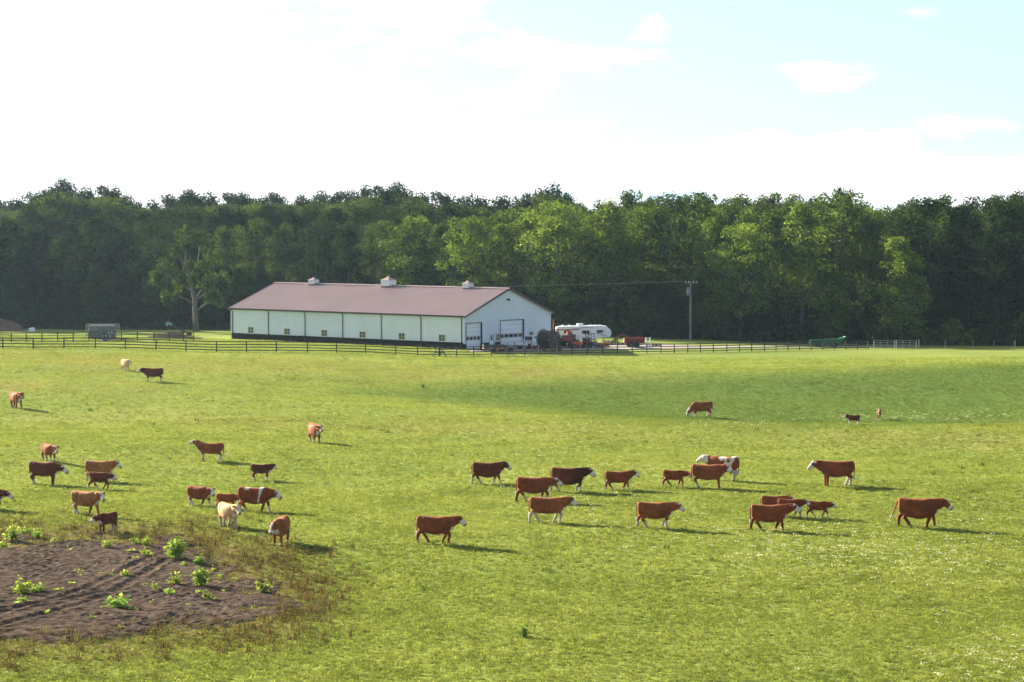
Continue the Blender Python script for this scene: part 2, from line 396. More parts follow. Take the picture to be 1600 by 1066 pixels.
# bare mud with clods and wheel ruts
def mud_material():
    m, nt = new_mat('trodden_mud'); N = nt.nodes.new; L = nt.links.new
    out = N('ShaderNodeOutputMaterial'); b = N('ShaderNodeBsdfPrincipled'); L(b.outputs[0], out.inputs[0])
    geo = N('ShaderNodeNewGeometry')
    def nz(s_, d_=5):
        n = N('ShaderNodeTexNoise'); n.inputs['Scale'].default_value = s_; n.inputs['Detail'].default_value = d_; L(geo.outputs['Position'], n.inputs['Vector']); return n.outputs['Fac']
    a = N('ShaderNodeMix'); a.data_type = 'RGBA'; a.inputs['A'].default_value = (.042, .030, .0235, 1); a.inputs['B'].default_value = (.108, .079, .060, 1)
    mr = N('ShaderNodeMapRange'); mr.inputs['From Min'].default_value = .36; mr.inputs['From Max'].default_value = .64; L(nz(1.7), mr.inputs['Value']); L(mr.outputs[0], a.inputs['Factor'])
    a2 = N('ShaderNodeMix'); a2.data_type = 'RGBA'; mr2 = N('ShaderNodeMapRange'); mr2.inputs['From Min'].default_value = .45; mr2.inputs['From Max'].default_value = .7; mr2.inputs['To Max'].default_value = .7
    L(nz(.12, 3), mr2.inputs['Value']); L(mr2.outputs[0], a2.inputs['Factor']); L(a.outputs['Result'], a2.inputs['A']); a2.inputs['B'].default_value = (.104, .077, .060, 1)
    L(a2.outputs['Result'], b.inputs['Base Color']); b.inputs['Roughness'].default_value = 1.0; b.inputs['Specular IOR Level'].default_value = 0.0
    bp = N('ShaderNodeBump'); bp.inputs['Strength'].default_value = .8; bp.inputs['Distance'].default_value = .06; L(nz(7.0), bp.inputs['Height']); L(bp.outputs[0], b.inputs['Normal'])
    return m
M['mud'] = mud_material()
RUTS = [[(-60, 985), (20, 955), (90, 938), (150, 915), (195, 893), (240, 870)], [(-60, 1000), (30, 972), (110, 952), (175, 930), (215, 905), (258, 878)], [(-60, 962), (40, 950), (130, 935), (180, 925)]]
RUT_XY = [np.array([[*ground(*p)[:2]] for p in r]) for r in RUTS]
def dist_line(x, y, L_):
    P = np.c_[x, y]; best = np.full(len(P), 1e9)
    for a, b in zip(L_[:-1], L_[1:]):
        ab = b - a; t = np.clip(((P - a) @ ab) / (ab @ ab), 0, 1); best = np.minimum(best, np.linalg.norm(P - (a + t[:, None] * ab), axis=1))
    return best
def vnoise(x, y, s, seed=0.0):
    return np.array([mnoise.noise((a * s + seed, b * s - seed, seed * 1.7)) for a, b in zip(x, y)])
def build_mud():
    x0, x1 = MUD_XY[:, 0].min() - 1, MUD_XY[:, 0].max() + 1.5; y0, y1 = MUD_XY[:, 1].min() - 3, MUD_XY[:, 1].max() + 3
    gx = np.arange(x0, x1, .17); gy = np.arange(y0, y1, .2); X, Y = np.meshgrid(gx, gy); x, y = X.ravel(), Y.ravel(); nx, ny = len(gx), len(gy)
    sd = mud_sd(x, y) + 1.7 * vnoise(x, y, .38, 3.1) + .9 * vnoise(x, y, 1.5, 9.0)
    rough = .5 + 1.0 * np.clip(vnoise(x, y, .22, 7.7) + .4, 0, 1); clod = .7 * rough * (.045 * vnoise(x, y, 2.2, 1.0) + .05 * np.maximum(vnoise(x, y, 3.6, 5.0), 0) + .022 * rng.standard_normal(len(x)))
    h = np.clip(sd * .12, -.12, .10)
    for L_ in RUT_XY:
        d = dist_line(x, y, L_) + .12 * vnoise(x, y, 1.3, 4.4); h += (.45 + .55 * np.clip(vnoise(x, y, .5, 2.2) + .6, 0, 1)) * .8 * (-.09 * np.exp(-(d / .20) ** 2) + .07 * np.exp(-((d - .42) / .16) ** 2)) * (sd > 0)
    hh = h + clod * (sd > -.3); hh = np.where(sd > .25, np.maximum(hh, .012), hh); z = tz(x, y) + hh
    i = (np.arange(ny - 1)[:, None] * nx + np.arange(nx - 1)[None]).ravel()
    keep = (sd[i] > -.8)
    i = i[keep]; Fc = np.c_[i, i + 1, i + nx + 1, i + nx]
    used = np.unique(Fc); re = -np.ones(len(x), int); re[used] = np.arange(len(used))
    me = bpy.data.meshes.new('mud_patch'); me.from_pydata(np.c_[x, y, z][used].tolist(), [], re[Fc].tolist()); me.update()
    tag(link('mud_patch', me, 'mud'), 'bare brown mud patch with wheel ruts', kind='structure')
build_mud()

# gravel drive from the barn doors along behind the fence
def gravel_material():
    m = simple('pale_gravel', (.20, .170, .150), .95, var=.25, scale=1.2, bump=.5); return m
M['gravel'] = gravel_material()
def build_strip(name, left, right, mat, label, dz=.03, n=60):
    def res(L_):
        P = np.array(L_, float); s_ = np.r_[0, np.cumsum(np.linalg.norm(np.diff(P, axis=0), axis=1))]; t = np.linspace(0, s_[-1], n)
        return np.c_[np.interp(t, s_, P[:, 0]), np.interp(t, s_, P[:, 1])]
    A, B = res(left), res(right); K = 7; V = []; Fc = []
    for i in range(n):
        for k in range(K):
            p = A[i] * (1 - k / (K - 1)) + B[i] * (k / (K - 1)); V.append(p)
    V = np.array(V); z = tz(V[:, 0], V[:, 1]) + dz
    for i in range(n - 1):
        for k in range(K - 1): Fc.append((i * K + k, i * K + k + 1, (i + 1) * K + k + 1, (i + 1) * K + k))
    me = bpy.data.meshes.new(name); me.from_pydata(np.c_[V, z].tolist(), [], Fc); me.update()
    tag(link(name, me, mat, smooth=True), label, kind='structure')
def wl(L_): return [tuple(onland(px, D)[:2]) for px, D in L_]
build_strip('gravel_drive', wl([(730, 341), (800, 345), (900, 350), (1000, 355), (1100, 362), (1200, 370), (1300, 380), (1420, 386)]),
            wl([(740, 349.5), (840, 362), (930, 372), (1030, 372), (1100, 372), (1200, 377), (1300, 386), (1440, 393)]), 'gravel', 'pale gravel drive behind the black fence')

# ------------------------------------------------------------------ grass, as stuff
def leafy(name, cols, trans=.45, scale=.35, dryatt=False, spread=.5, rough=.6, objcol=False, gloss=0.0):
    """thin leaves: diffuse front and light shining through"""
    m, nt = new_mat(name); N = nt.nodes.new; L = nt.links.new
    out = N('ShaderNodeOutputMaterial'); df = N('ShaderNodeBsdfDiffuse'); tr = N('ShaderNodeBsdfTranslucent'); gl = N('ShaderNodeBsdfGlossy')
    gl.inputs['Roughness'].default_value = .45
    geo = N('ShaderNodeNewGeometry')
    n = N('ShaderNodeTexNoise'); n.inputs['Scale'].default_value = scale; n.inputs['Detail'].default_value = 5; L(geo.outputs['Position'], n.inputs['Vector'])
    oi = N('ShaderNodeObjectInfo')
    ad = N('ShaderNodeMath'); ad.operation = 'MULTIPLY_ADD'; L(oi.outputs['Random'], ad.inputs[0]); ad.inputs[1].default_value = spread
    sub = N('ShaderNodeMath'); sub.operation = 'SUBTRACT'; L(n.outputs['Fac'], sub.inputs[0]); sub.inputs[1].default_value = spread / 2; L(sub.outputs[0], ad.inputs[2])
    if objcol:   # per leaf instead of per tuft
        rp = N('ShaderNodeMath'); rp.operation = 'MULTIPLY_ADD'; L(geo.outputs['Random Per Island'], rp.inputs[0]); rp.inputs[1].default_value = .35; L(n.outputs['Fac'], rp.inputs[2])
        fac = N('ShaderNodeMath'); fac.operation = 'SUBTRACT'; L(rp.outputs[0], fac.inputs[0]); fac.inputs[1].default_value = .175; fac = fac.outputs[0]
    else: fac = ad.outputs[0]
    cr = N('ShaderNodeValToRGB'); L(fac, cr.inputs['Fac']); e = cr.color_ramp.elements
    e[0].position = .28; e[0].color = (*cols[0], 1); e[1].position = .72; e[1].color = (*cols[-1], 1)
    for k, c in enumerate(cols[1:-1]): q = e.new(.28 + .44 * (k + 1) / (len(cols) - 1)); q.color = (*c, 1)
    col = cr.outputs['Color']
    if objcol:
        mu = N('ShaderNodeMix'); mu.data_type = 'RGBA'; mu.blend_type = 'MULTIPLY'; mu.inputs['Factor'].default_value = 1
        L(col, mu.inputs['A']); L(oi.outputs['Color'], mu.inputs['B']); col = mu.outputs['Result']
    if dryatt:   # yellower where the pasture is dry, greener in the hollow, with painted slope shade
        for nm, cc, k in (('swale_shade', (.072, .120, .030), .8), ('dry', (.22, .185, .075), .8), ('rim', (.115, .095, .036), .8)):
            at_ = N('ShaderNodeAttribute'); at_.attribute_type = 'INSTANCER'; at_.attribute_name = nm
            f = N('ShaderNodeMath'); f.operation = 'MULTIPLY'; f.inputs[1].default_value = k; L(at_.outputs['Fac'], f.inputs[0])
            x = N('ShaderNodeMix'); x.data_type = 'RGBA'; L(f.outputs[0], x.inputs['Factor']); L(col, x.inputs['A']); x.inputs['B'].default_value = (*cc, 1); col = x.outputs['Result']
    L(col, df.inputs['Color'])
    br = N('ShaderNodeMix'); br.data_type = 'RGBA'; br.blend_type = 'MULTIPLY'; br.inputs['Factor'].default_value = 1; L(col, br.inputs['A']); br.inputs['B'].default_value = (1.4, 1.35, .85, 1)
    L(br.outputs['Result'], tr.inputs['Color'])
    m1 = N('ShaderNodeMixShader'); m1.inputs[0].default_value = trans; L(df.outputs[0], m1.inputs[1]); L(tr.outputs[0], m1.inputs[2])
    m2 = N('ShaderNodeMixShader'); m2.inputs[0].default_value = gloss; L(m1.outputs[0], m2.inputs[1]); L(gl.outputs[0], m2.inputs[2])
    L(m2.outputs[0], out.inputs[0])
    return m
M['grass'] = leafy('grass_leaf', [(.130, .165, .036), (.184, .222, .051), (.235, .262, .068)], .5, .22, dryatt=True, spread=.26)
M['dryweed'] = leafy('dry_weed', [(.060, .036, .020), (.100, .068, .034), (.12, .11, .042)], .3, .8, spread=.7)
M['clover'] = leafy('clover_flower', [(.62, .62, .50), (.78, .76, .66)], .3, 1.0)

def blade_tuft(name, n, hmin, hmax, w, spread, mat, lean=.6, seed=0, leaf=False):
    g = random.Random(seed); mb = MB()
    for _ in range(n):
        a = g.uniform(0, 2 * math.pi); r = spread * math.sqrt(g.random()); bx, by = r * math.cos(a), r * math.sin(a)
        h = g.uniform(hmin, hmax); d = a + g.uniform(-1, 1); ln = lean * g.uniform(.3, 1) * h; ww = w * g.uniform(.6, 1.3); t = d + math.pi / 2
        dx, dy = math.cos(d), math.sin(d); tx, ty = math.cos(t) * ww / 2, math.sin(t) * ww / 2
        if leaf:   # stalk-less leaf lying loosely
            cx, cy, cz = bx + dx * ln, by + dy * ln, h; e = ww
            mb.add([(cx - dx * e - 0, cy - dy * e, cz), (cx + tx * 1.6, cy + ty * 1.6, cz + e * .35), (cx + dx * e, cy + dy * e, cz - e * .1), (cx - tx * 1.6, cy - ty * 1.6, cz + e * .35)], [(0, 1, 2, 3)])
        else:
            mb.add([(bx - tx, by - ty, -.02), (bx + tx, by + ty, -.02), (bx + dx * ln * .45 + tx * .8, by + dy * ln * .45 + ty * .8, h * .65), (bx + dx * ln * .45 - tx * .8, by + dy * ln * .45 - ty * .8, h * .65), (bx + dx * ln, by + dy * ln, h)],
                   [(0, 1, 2, 3), (3, 2, 4)])
    me = bpy.data.meshes.new(name); me.from_pydata(mb.v, [], mb.f); me.update(); me.materials.append(M[mat])
    return bpy.data.objects.new(name, me)      # source shape only, not placed in the scene by itself
def scatter(name, pts, scl, rot, idx, sources, label, atts=None):
    me = bpy.data.meshes.new(name); me.from_pydata(pts.tolist(), [], []); me.update()
    for nm, arr, ty in (('scl', scl, 'FLOAT'), ('rot', rot, 'FLOAT'), ('idx', idx, 'INT')):
        a = me.attributes.new(nm, ty, 'POINT'); a.data.foreach_set('value', arr.astype(np.float32 if ty == 'FLOAT' else np.int32))
    for nm, arr in (atts or {}).items():
        a = me.attributes.new(nm, 'FLOAT', 'POINT'); a.data.foreach_set('value', np.asarray(arr, np.float32))
    o = bpy.data.objects.new(name, me); COL.objects.link(o); tag(o, label, kind='stuff')
    ng = bpy.data.node_groups.new(name + '_scatter', 'GeometryNodeTree')
    ng.interface.new_socket('Geometry', in_out='INPUT', socket_type='NodeSocketGeometry'); ng.interface.new_socket('Geometry', in_out='OUTPUT', socket_type='NodeSocketGeometry')
    N = ng.nodes.new; L = ng.links.new; gi = N('NodeGroupInput'); go = N('NodeGroupOutput'); iop = N('GeometryNodeInstanceOnPoints'); jn = N('GeometryNodeJoinGeometry')
    for s_ in reversed(sources):
        ob = N('GeometryNodeObjectInfo'); ob.inputs['Object'].default_value = s_; ob.inputs['As Instance'].default_value = True; L(ob.outputs['Geometry'], jn.inputs[0])
    def na(nm, ty): x = N('GeometryNodeInputNamedAttribute'); x.data_type = ty; x.inputs['Name'].default_value = nm; return x.outputs['Attribute']
    cx = N('ShaderNodeCombineXYZ'); L(na('rot', 'FLOAT'), cx.inputs['Z'])
    L(gi.outputs[0], iop.inputs['Points']); L(jn.outputs[0], iop.inputs['Instance']); iop.inputs['Pick Instance'].default_value = True
    L(na('idx', 'INT'), iop.inputs['Instance Index']); L(cx.outputs[0], iop.inputs['Rotation']); L(na('scl', 'FLOAT'), iop.inputs['Scale']); L(iop.outputs[0], go.inputs[0])
    md = o.modifiers.new('scatter', 'NODES'); md.node_group = ng
    return o
def sample_field(d0, d1, dens, margin=5.0):
    n = int(dens * .5 * .412 * (d1 * d1 - d0 * d0) + dens * 2 * margin * (d1 - d0))
    D = np.sqrt(rng.uniform(d0 * d0, d1 * d1, n)); x = rng.uniform(-1, 1, n) * (.206 * D + margin); return x, D
def build_grass():
    xs, ys, ss = [], [], []
    for d0, d1, dens, s0, s1 in ((84, 125, 34, .48, .85), (125, 165, 24, .48, .9), (165, 220, 13, .55, .95), (220, 300, 5.5, .65, 1.1), (300, 372, 1.8, .9, 1.4)):
        x, y = sample_field(d0, d1, dens); xs.append(x); ys.append(y); ss.append(rng.uniform(s0, s1, len(x)))
    x, y, s_ = map(np.concatenate, (xs, ys, ss))
    # patches of longer and shorter growth
    pn = np.sin(x * .55 + 2.1 * np.sin(y * .21)) * np.sin(y * .19 + 1.3 * np.sin(x * .33)) + .5 * np.sin(x * 1.7 + y * .6) * np.sin(y * .8 - x * .9)
    s_ *= 1 + .12 * pn
    sd, sw, dry, lit = zones(x, y)
    k = (sd < rng.normal(-.1, 1.0, len(x))) | ((sd < 2.6) & (rng.random(len(x)) < .10)) | (rng.random(len(x)) < .012) & (lit < .5)
    px = px_of(x, y)
    k &= ~((y > 338) & (px > 740))     # gravel and yard
    x, y, s_, sd, sw, dry = (a[k] for a in (x, y, s_, sd, sw, dry))
    rim = np.clip(1 + (sd + rng.normal(0, 1.1, len(sd))) / 2.6, 0, 1) * rng.uniform(.3, 1, len(sd))
    P = np.c_[x, y, tz(x, y)]
    src = [blade_tuft('grass_tuft', 13, .06, .15, .034, .16, 'grass', .9, 1), blade_tuft('grass_tuft', 11, .05, .12, .045, .17, 'grass', 1.2, 2), blade_tuft('grass_clump', 16, .03, .10, .045, .20, 'grass', .6, 3, leaf=True), blade_tuft('grass_clump', 14, .03, .09, .055, .18, 'grass', .5, 4, leaf=True)]
    scatter('grass', P, s_, rng.uniform(0, 6.28, len(P)), rng.integers(0, 4, len(P)), src, 'short sunlit pasture grass and clover', dict(swale_shade=sw, dry=dry * rng.uniform(.2, 1, len(P)), rim=rim))
    # dead brown weeds round the mud
    x, y = sample_field(88, 170, 9.0); sd = mud_sd(x, y); px = px_of(x, y)
    w = np.exp(-((sd + 1.3) / 1.6) ** 2) * (.3 + .7 * _sm(200, 420, px)); w = np.maximum(w, np.exp(-((sd + .2) / .8) ** 2) * .5)
    k = rng.random(len(x)) < w * .62; x, y = x[k], y[k]; P = np.c_[x, y, tz(x, y)]
    src = [blade_tuft('dry_weed_tuft', 12, .12, .36, .03, .16, 'dryweed', .5, 11), blade_tuft('dry_weed_tuft', 14, .06, .22, .05, .2, 'dryweed', .8, 12, leaf=True)]
    scatter('dry_weeds', P, rng.uniform(.6, 1.4, len(P)), rng.uniform(0, 6.28, len(P)), rng.integers(0, 2, len(P)), src, 'dead brown weeds fringing the mud patch')
    # rank darker tufts that the cattle leave uneaten
    x, y = sample_field(88, 235, .045); sd = mud_sd(x, y); cl = np.sin(x * .4 + 2 * np.sin(y * .13)) * np.sin(y * .17 + 1.1); k = (sd < -.5) & (rng.random(len(x)) < .35 + .65 * (cl > .2)); x, y = x[k], y[k]
    P = np.c_[x, y, tz(x, y)]; M['rank'] = leafy('rank_grass', [(.050, .080, .016), (.075, .11, .024), (.10, .12, .035)], .35, .9, spread=.6)
    src = [blade_tuft('rank_tuft', 16, .10, .26, .035, .14, 'rank', .7, 31), blade_tuft('rank_tuft', 20, .06, .16, .05, .2, 'rank', .6, 32, leaf=True)]
    scatter('rank_grass', P, rng.uniform(.6, 1.5, len(P)), rng.uniform(0, 6.28, len(P)), rng.integers(0, 2, len(P)), src, 'scattered darker tufts of uneaten grass and weeds')
    # white clover and daisy heads
    C = []
    for px0, py0, sx, sy, n in ((1390, 860, 110, 22, 420), (1240, 850, 70, 22, 200), (1560, 1040, 60, 30, 160), (900, 770, 60, 40, 170), (1000, 820, 90, 30, 150), (1540, 830, 60, 40, 160), (1450, 652, 110, 5, 260), (1140, 664, 40, 3, 60), (760, 700, 90, 14, 60), (1330, 980, 120, 60, 60), (840, 720, 60, 30, 60), (620, 760, 60, 60, 30)):
        C.append(np.c_[rng.normal(px0, sx, n), rng.normal(py0, sy, n)])
    C = np.concatenate(C); C = C[(C[:, 1] > 636) & (C[:, 1] < 1075) & (C[:, 0] > -10) & (C[:, 0] < 1640)]
    P = np.array([list(ground(*c)) for c in C]); P[:, 2] += .06
    src = [blade_tuft('clover_head', 6, .02, .08, .035, .10, 'clover', .8, 21, leaf=True), blade_tuft('clover_head', 3, .03, .10, .04, .06, 'clover', .8, 22, leaf=True)]
    scatter('clover_flowers', P, rng.uniform(.7, 1.5, len(P)), rng.uniform(0, 6.28, len(P)), rng.integers(0, 2, len(P)), src, 'small white clover flowers in the grass')
build_grass()

# ------------------------------------------------------------------ the barn
def barn():
    P0 = onland(725, 349); P0.z = -1.06; ph = R(39); L_, W_ = 45.5, 19.3; EA, RI = 4.66, 8.15
    root = empty('barn', P0, -ph, 'long white metal-sided barn with maroon roof and three cupolas beside the wood', 'barn')
    def wall_front(y, z0, z1, x0, x1, holes, out):
        """rib-sided wall in the x, z plane at y facing -y, with openings"""
        mb = MB(); xs = sorted(set([x0, x1] + [h for q in holes for h in q[:2]])); zs = sorted(set([z0, z1] + [h for q in holes for h in q[2:]]))
        for a, b in zip(xs[:-1], xs[1:]):
            for c, d in zip(zs[:-1], zs[1:]):
                mx, mz = (a + b) / 2, (c + d) / 2
                if any(q[0] < mx < q[1] and q[2] < mz < q[3] for q in holes): continue
                mb.add([(a, y, c), (b, y, c), (b, y, d), (a, y, d)], [(0, 1, 2, 3)])
        n = int((x1 - x0) / .46)
        for k in range(n + 1):
            x = x0 + (x1 - x0) * k / n
            segs = [(z0, z1)]
            for q in holes:
                if q[0] - .05 < x < q[1] + .05: segs = [s for s in ((z0, q[2] - .06), (q[3] + .06, z1)) if s[1] > s[0] + .05]
            for s in segs: mb.box((x, y - .012, (s[0] + s[1]) / 2), (.05, .024, s[1] - s[0]))
        return mb
    WZ0, WZ1 = 1.05, 1.95; WW = 1.12
    wins = [-(i + .5) * L_ / 6 + .02 for i in range(6)]; wins = [-4.0 - i * (L_ - 8.1) / 5 for i in range(6)]
    holes = [(w - WW / 2, w + WW / 2, WZ0, WZ1) for w in wins]
    fw = wall_front(0, .92, EA, -L_, 0, holes, 0).build('wall', 'siding', root)
    # gable wall: local frame turned, y -> along the gable
    D1 = (.45, 3.75, 0.0, 3.62); D2 = (7.9, 13.1, 0.0, 3.75); DE = (5.55, 6.45, 0, 2.05); G1 = (6.95, 7.75 - .05, 1.0, 1.95); G2 = (14.4, 15.3, 1.0, 1.95)
    gh = [D1, D2, DE, G1, G2]; mb = MB(); ys = sorted(set([0, W_ / 2, W_] + [h for q in gh for h in q[:2]])); zs = sorted(set([0.0, .78, EA] + [h for q in gh for h in q[2:]]))
    lows = []
    for a, b in zip(ys[:-1], ys[1:]):
        for c, d in zip(zs[:-1], zs[1:]):
            my, mz = (a + b) / 2, (c + d) / 2
            if any(q[0] < my < q[1] and q[2] < mz < q[3] for q in gh): continue
            lo = MB()
            if mz < .78: lows.append(lo)
            (lo if mz < .78 else mb).add([(0.0 if mz > .78 else .01, a, c), (0.0 if mz > .78 else .01, b, c), (0.0 if mz > .78 else .01, b, d), (0.0 if mz > .78 else .01, a, d)], [(0, 1, 2, 3)])
    mb.add([(0, 0, EA), (0, W_, EA), (0, W_ / 2, RI)], [(0, 1, 2)])
    for k in range(1, int(W_ / .46)):
        y = W_ * k / int(W_ / .46); top = EA + (RI - EA) * (1 - abs(y - W_ / 2) / (W_ / 2)); segs = [(.8, top - .05)]
        for q in gh:
            if q[0] - .12 < y < q[1] + .12: segs = [(max(q[3] + .12, .8), top - .05)]
        for s in segs: mb.box((.012, y, (s[0] + s[1]) / 2), (.024, .05, s[1] - s[0]))
    g = mb.build('wall', 'siding', root)
    for lo in lows: lo.build('wainscot', 'brown', root)
    mb = MB(); mb.add([(-L_, W_, 0), (0, W_, 0), (0, W_, EA), (-L_, W_, EA)], [(0, 1, 2, 3)]); mb.build('wall', 'siding', root)
    mb = MB(); mb.add([(-L_, 0, 0), (-L_, W_, 0), (-L_, W_, EA), (-L_, W_ / 2, RI), (-L_, 0, EA)], [(0, 1, 2, 3, 4)]); mb.build('wall', 'siding', root)
    MB().box((-L_ / 2, .02, .46), (L_ + .02, .06, .92)).box((-L_ / 2, -.03, .94), (L_, .05, .05)).build('wainscot', 'brown', root)
    # corner trim
    for x, y in ((0, 0), (0, W_), (-L_, 0)):
        MB().box((x, y, EA / 2 + .39), (.16, .16, EA - .8)).build('corner_trim', 'white', root)
    # front windows
    def window(cx, cz, w, h, face):
        fr = MB(); t = .07
        def put(mb, a, b, dpt, da, db, dd):
            # a along wall, b up, depth outward
            if face == 'front': mb.box((a, -dpt, b), (da, dd, db))
            else: mb.box((dpt, a, b), (dd, da, db))
        for a, b, da, db in ((cx, cz - h / 2, w + t, t), (cx, cz + h / 2, w + t, t), (cx - w / 2, cz, t, h - t), (cx + w / 2, cz, t, h - t)): put(fr, a, b, .03, da, db, .09)
        put(fr, cx, cz, .02, t * .9, h - t, .06); put(fr, cx - w / 4, cz, .012, w / 2 - t, t * .5, .04); put(fr, cx + w / 4, cz, .012, w / 2 - t, t * .5, .04)
        o = fr.build('window', 'frame_tan', root)
        for k in (-1, 1):
            p = MB(); put(p, cx + k * w / 4, cz, -.02, w / 2 - t * .5, h - t, .01); p.build('pane', 'glass', o)
        s = MB(); put(s, cx, cz - h / 2 - .06, .05, w + .2, .05, .12); s.build('sill', 'white', o)
        return o
    for w in wins: window(w, (WZ0 + WZ1) / 2, WW, WZ1 - WZ0, 'front')
    for q in (G1, G2): window((q[0] + q[1]) / 2, (q[2] + q[3]) / 2, q[1] - q[0], q[3] - q[2], 'gable')
    # downspouts and gutter
    for i in range(7):
        x = -.38 - i * (L_ - .7) / 6
        MB().tube([(x + .1, -.46, EA + .02), (x + .1, -.46, EA - .12), (x, -.12, EA - .45), (x, -.1, EA - .7), (x, -.1, .25), (x, -.25, .08)], .065, 6).build('downspout', 'trim', root)
    MB().box((-L_ / 2, -.50, EA - .02), (L_ + .8, .13, .15)).build('gutter', 'trim', root)
    # roof: ribbed sheets with an overhang
    sl = (RI - EA) / (W_ / 2); OV = .48; RK = .42; tilt = math.atan(sl)
    for side in (0, 1):
        mb = MB(); prof = []; x = -L_ - RK
        while x < RK - .3:
            prof += [(x, 0), (x + .36, 0), (x + .385, .05), (x + .435, .05)]; x += .46
        prof.append((RK, 0))
        def pt(x, s, h):
            y = -OV + s * (W_ / 2 + OV); z = EA + (y) * sl + .10
            y -= sl * h * .6; z += h
            return (x, y, z) if side == 0 else (x, W_ - y, z)
        V = [pt(px_, 0, h) for px_, h in prof] + [pt(px_, 1, h) for px_, h in prof]; n = len(prof)
        Fc = [(i, i + 1, n + i + 1, n + i) for i in range(n - 1)]
        V2 = [pt(-L_ - RK, 0, -.10), pt(RK, 0, -.10), pt(RK, 1, -.10), pt(-L_ - RK, 1, -.10)]
        mb.add(V, Fc); mb.add(V2, [(0, 1, 2, 3)])
        mb.build('roof', 'maroon', root)
    rc = MB(); zr = RI + .16
    rc.add([(-L_ - RK, W_ / 2 - .3, zr - .06), (-L_ - RK, W_ / 2, zr + .05), (-L_ - RK, W_ / 2 + .3, zr - .06), (RK, W_ / 2 - .3, zr - .06), (RK, W_ / 2, zr + .05), (RK, W_ / 2 + .3, zr - .06)], [(0, 1, 4, 3), (1, 2, 5, 4), (0, 3, 5, 2)])
    rc.build('ridge_cap', 'maroon', root)
    for side in (0, 1):       # rake boards
        for x in (RK + .02, -L_ - RK - .02):
            mb = MB(); a = (x, -OV, EA - OV * sl + .02); b = (x, W_ / 2, RI + .10)
            if side: a = (x, W_ + OV, a[2])
            mb.tube([a, b], [(.13, .035), (.13, .035)], 4); mb.build('rake_board', 'trim', root)
        mb = MB(); y0, y1 = (-OV, 0) if side == 0 else (W_, W_ + OV)
        z0 = EA - OV * sl - .02; z1 = EA - .02
        V = [(-L_ - RK, y0, z0 if side == 0 else z1), (RK, y0, z0 if side == 0 else z1), (RK, y1, z1 if side == 0 else z0), (-L_ - RK, y1, z1 if side == 0 else z0)]
        mb.add(V, [(0, 1, 2, 3)]); mb.build('soffit', 'white', root)
    # overhead doors: stacked panels, one row with lights
    def overhead(q, npan, row, nlight):
        y0, y1, z0, z1 = q; w = y1 - y0; ph_ = (z1 - .02) / npan
        d = empty('overhead_door', (0, 0, 0)); d.parent = root
        fr = MB()
        fr.box((.03, y0 - .03, z1 / 2), (.1, .06, z1)); fr.box((.04, y1 + .045, z1 / 2), (.12, .09, z1)); fr.box((.03, (y0 + y1) / 2, z1 + .035), (.1, w + .12, .07))
        fr.build('door_frame', 'trim', d)
        for k in range(npan):
            zc = z0 + ph_ * (k + .5)
            if k != row:
                pn = MB().box((-.16, (y0 + y1) / 2, zc), (.05, w, ph_ - .025)); 
                for j in range(max(3, int(w / 1.1))):
                    nn = max(3, int(w / 1.1)); pn.box((-.128, y0 + w * (j + .5) / nn, zc), (.014, w / nn * .78, ph_ * .6), bevel=0)
                pn.build('panel', 'door_white', d)
            else:
                pn = MB(); lw = w / nlight
                pn.box((-.16, (y0 + y1) / 2, zc - ph_ * .44), (.05, w, ph_ * .12 - .02)).box((-.16, (y0 + y1) / 2, zc + ph_ * .44), (.05, w, ph_ * .12 - .02))
                for j in range(nlight + 1): pn.box((-.16, min(max(y0 + lw * j, y0 + .05), y1 - .05), zc), (.05, .10, ph_ * .76))
                pn.build('panel', 'door_white', d)
                for j in range(nlight): MB().box((-.175, y0 + lw * (j + .5), zc), (.012, lw - .1, ph_ * .76)).build('pane', 'glass', d)
    overhead(D1, 6, 2, 4); overhead(D2, 6, 2, 5)
    dz = MB().box((-.06, 6.0, 1.02), (.05, .9, 2.04)); ed = dz.build('entry_door', 'door_white', root)
    MB().box((-.032, 6.0, 1.45), (.012, .36, .75)).build('pane', 'glass', ed); MB().box((.0, 6.36, 1.0), (.06, .05, .12)).build('handle', 'black', ed)
    MB().box((.05, 5.5, 1.05), (.1, .1, 2.1)).box((.05, 6.5, 1.05), (.1, .1, 2.1)).box((.05, 6, 2.1), (.1, 1.1, .1)).build('door_frame', 'white', root)
    MB().box((.12, W_ / 2 - .1, 6.7), (.24, .5, .22), bevel=.03).tube([(.1, W_ / 2 - .1, 6.75), (.38, W_ / 2 - .1, 6.6)], .13, 8).build('floodlight', 'black', root)
    MB().lathe([(.05, -.02), (.55, -.02), (.58, 0), (.58, .015), (.5, .02)], (.02, W_ / 2, 6.55), 'X', 24).build('emblem_disc', 'siding', root)
    # cupolas
    cs, sn = math.cos(ph), math.sin(ph)
    def ridge_s(px):
        q = (px - 800) / F_PX; ax, ay = P0.x + sn * W_ / 2, P0.y + cs * W_ / 2
        return (ax - q * ay) / (cs + q * sn)
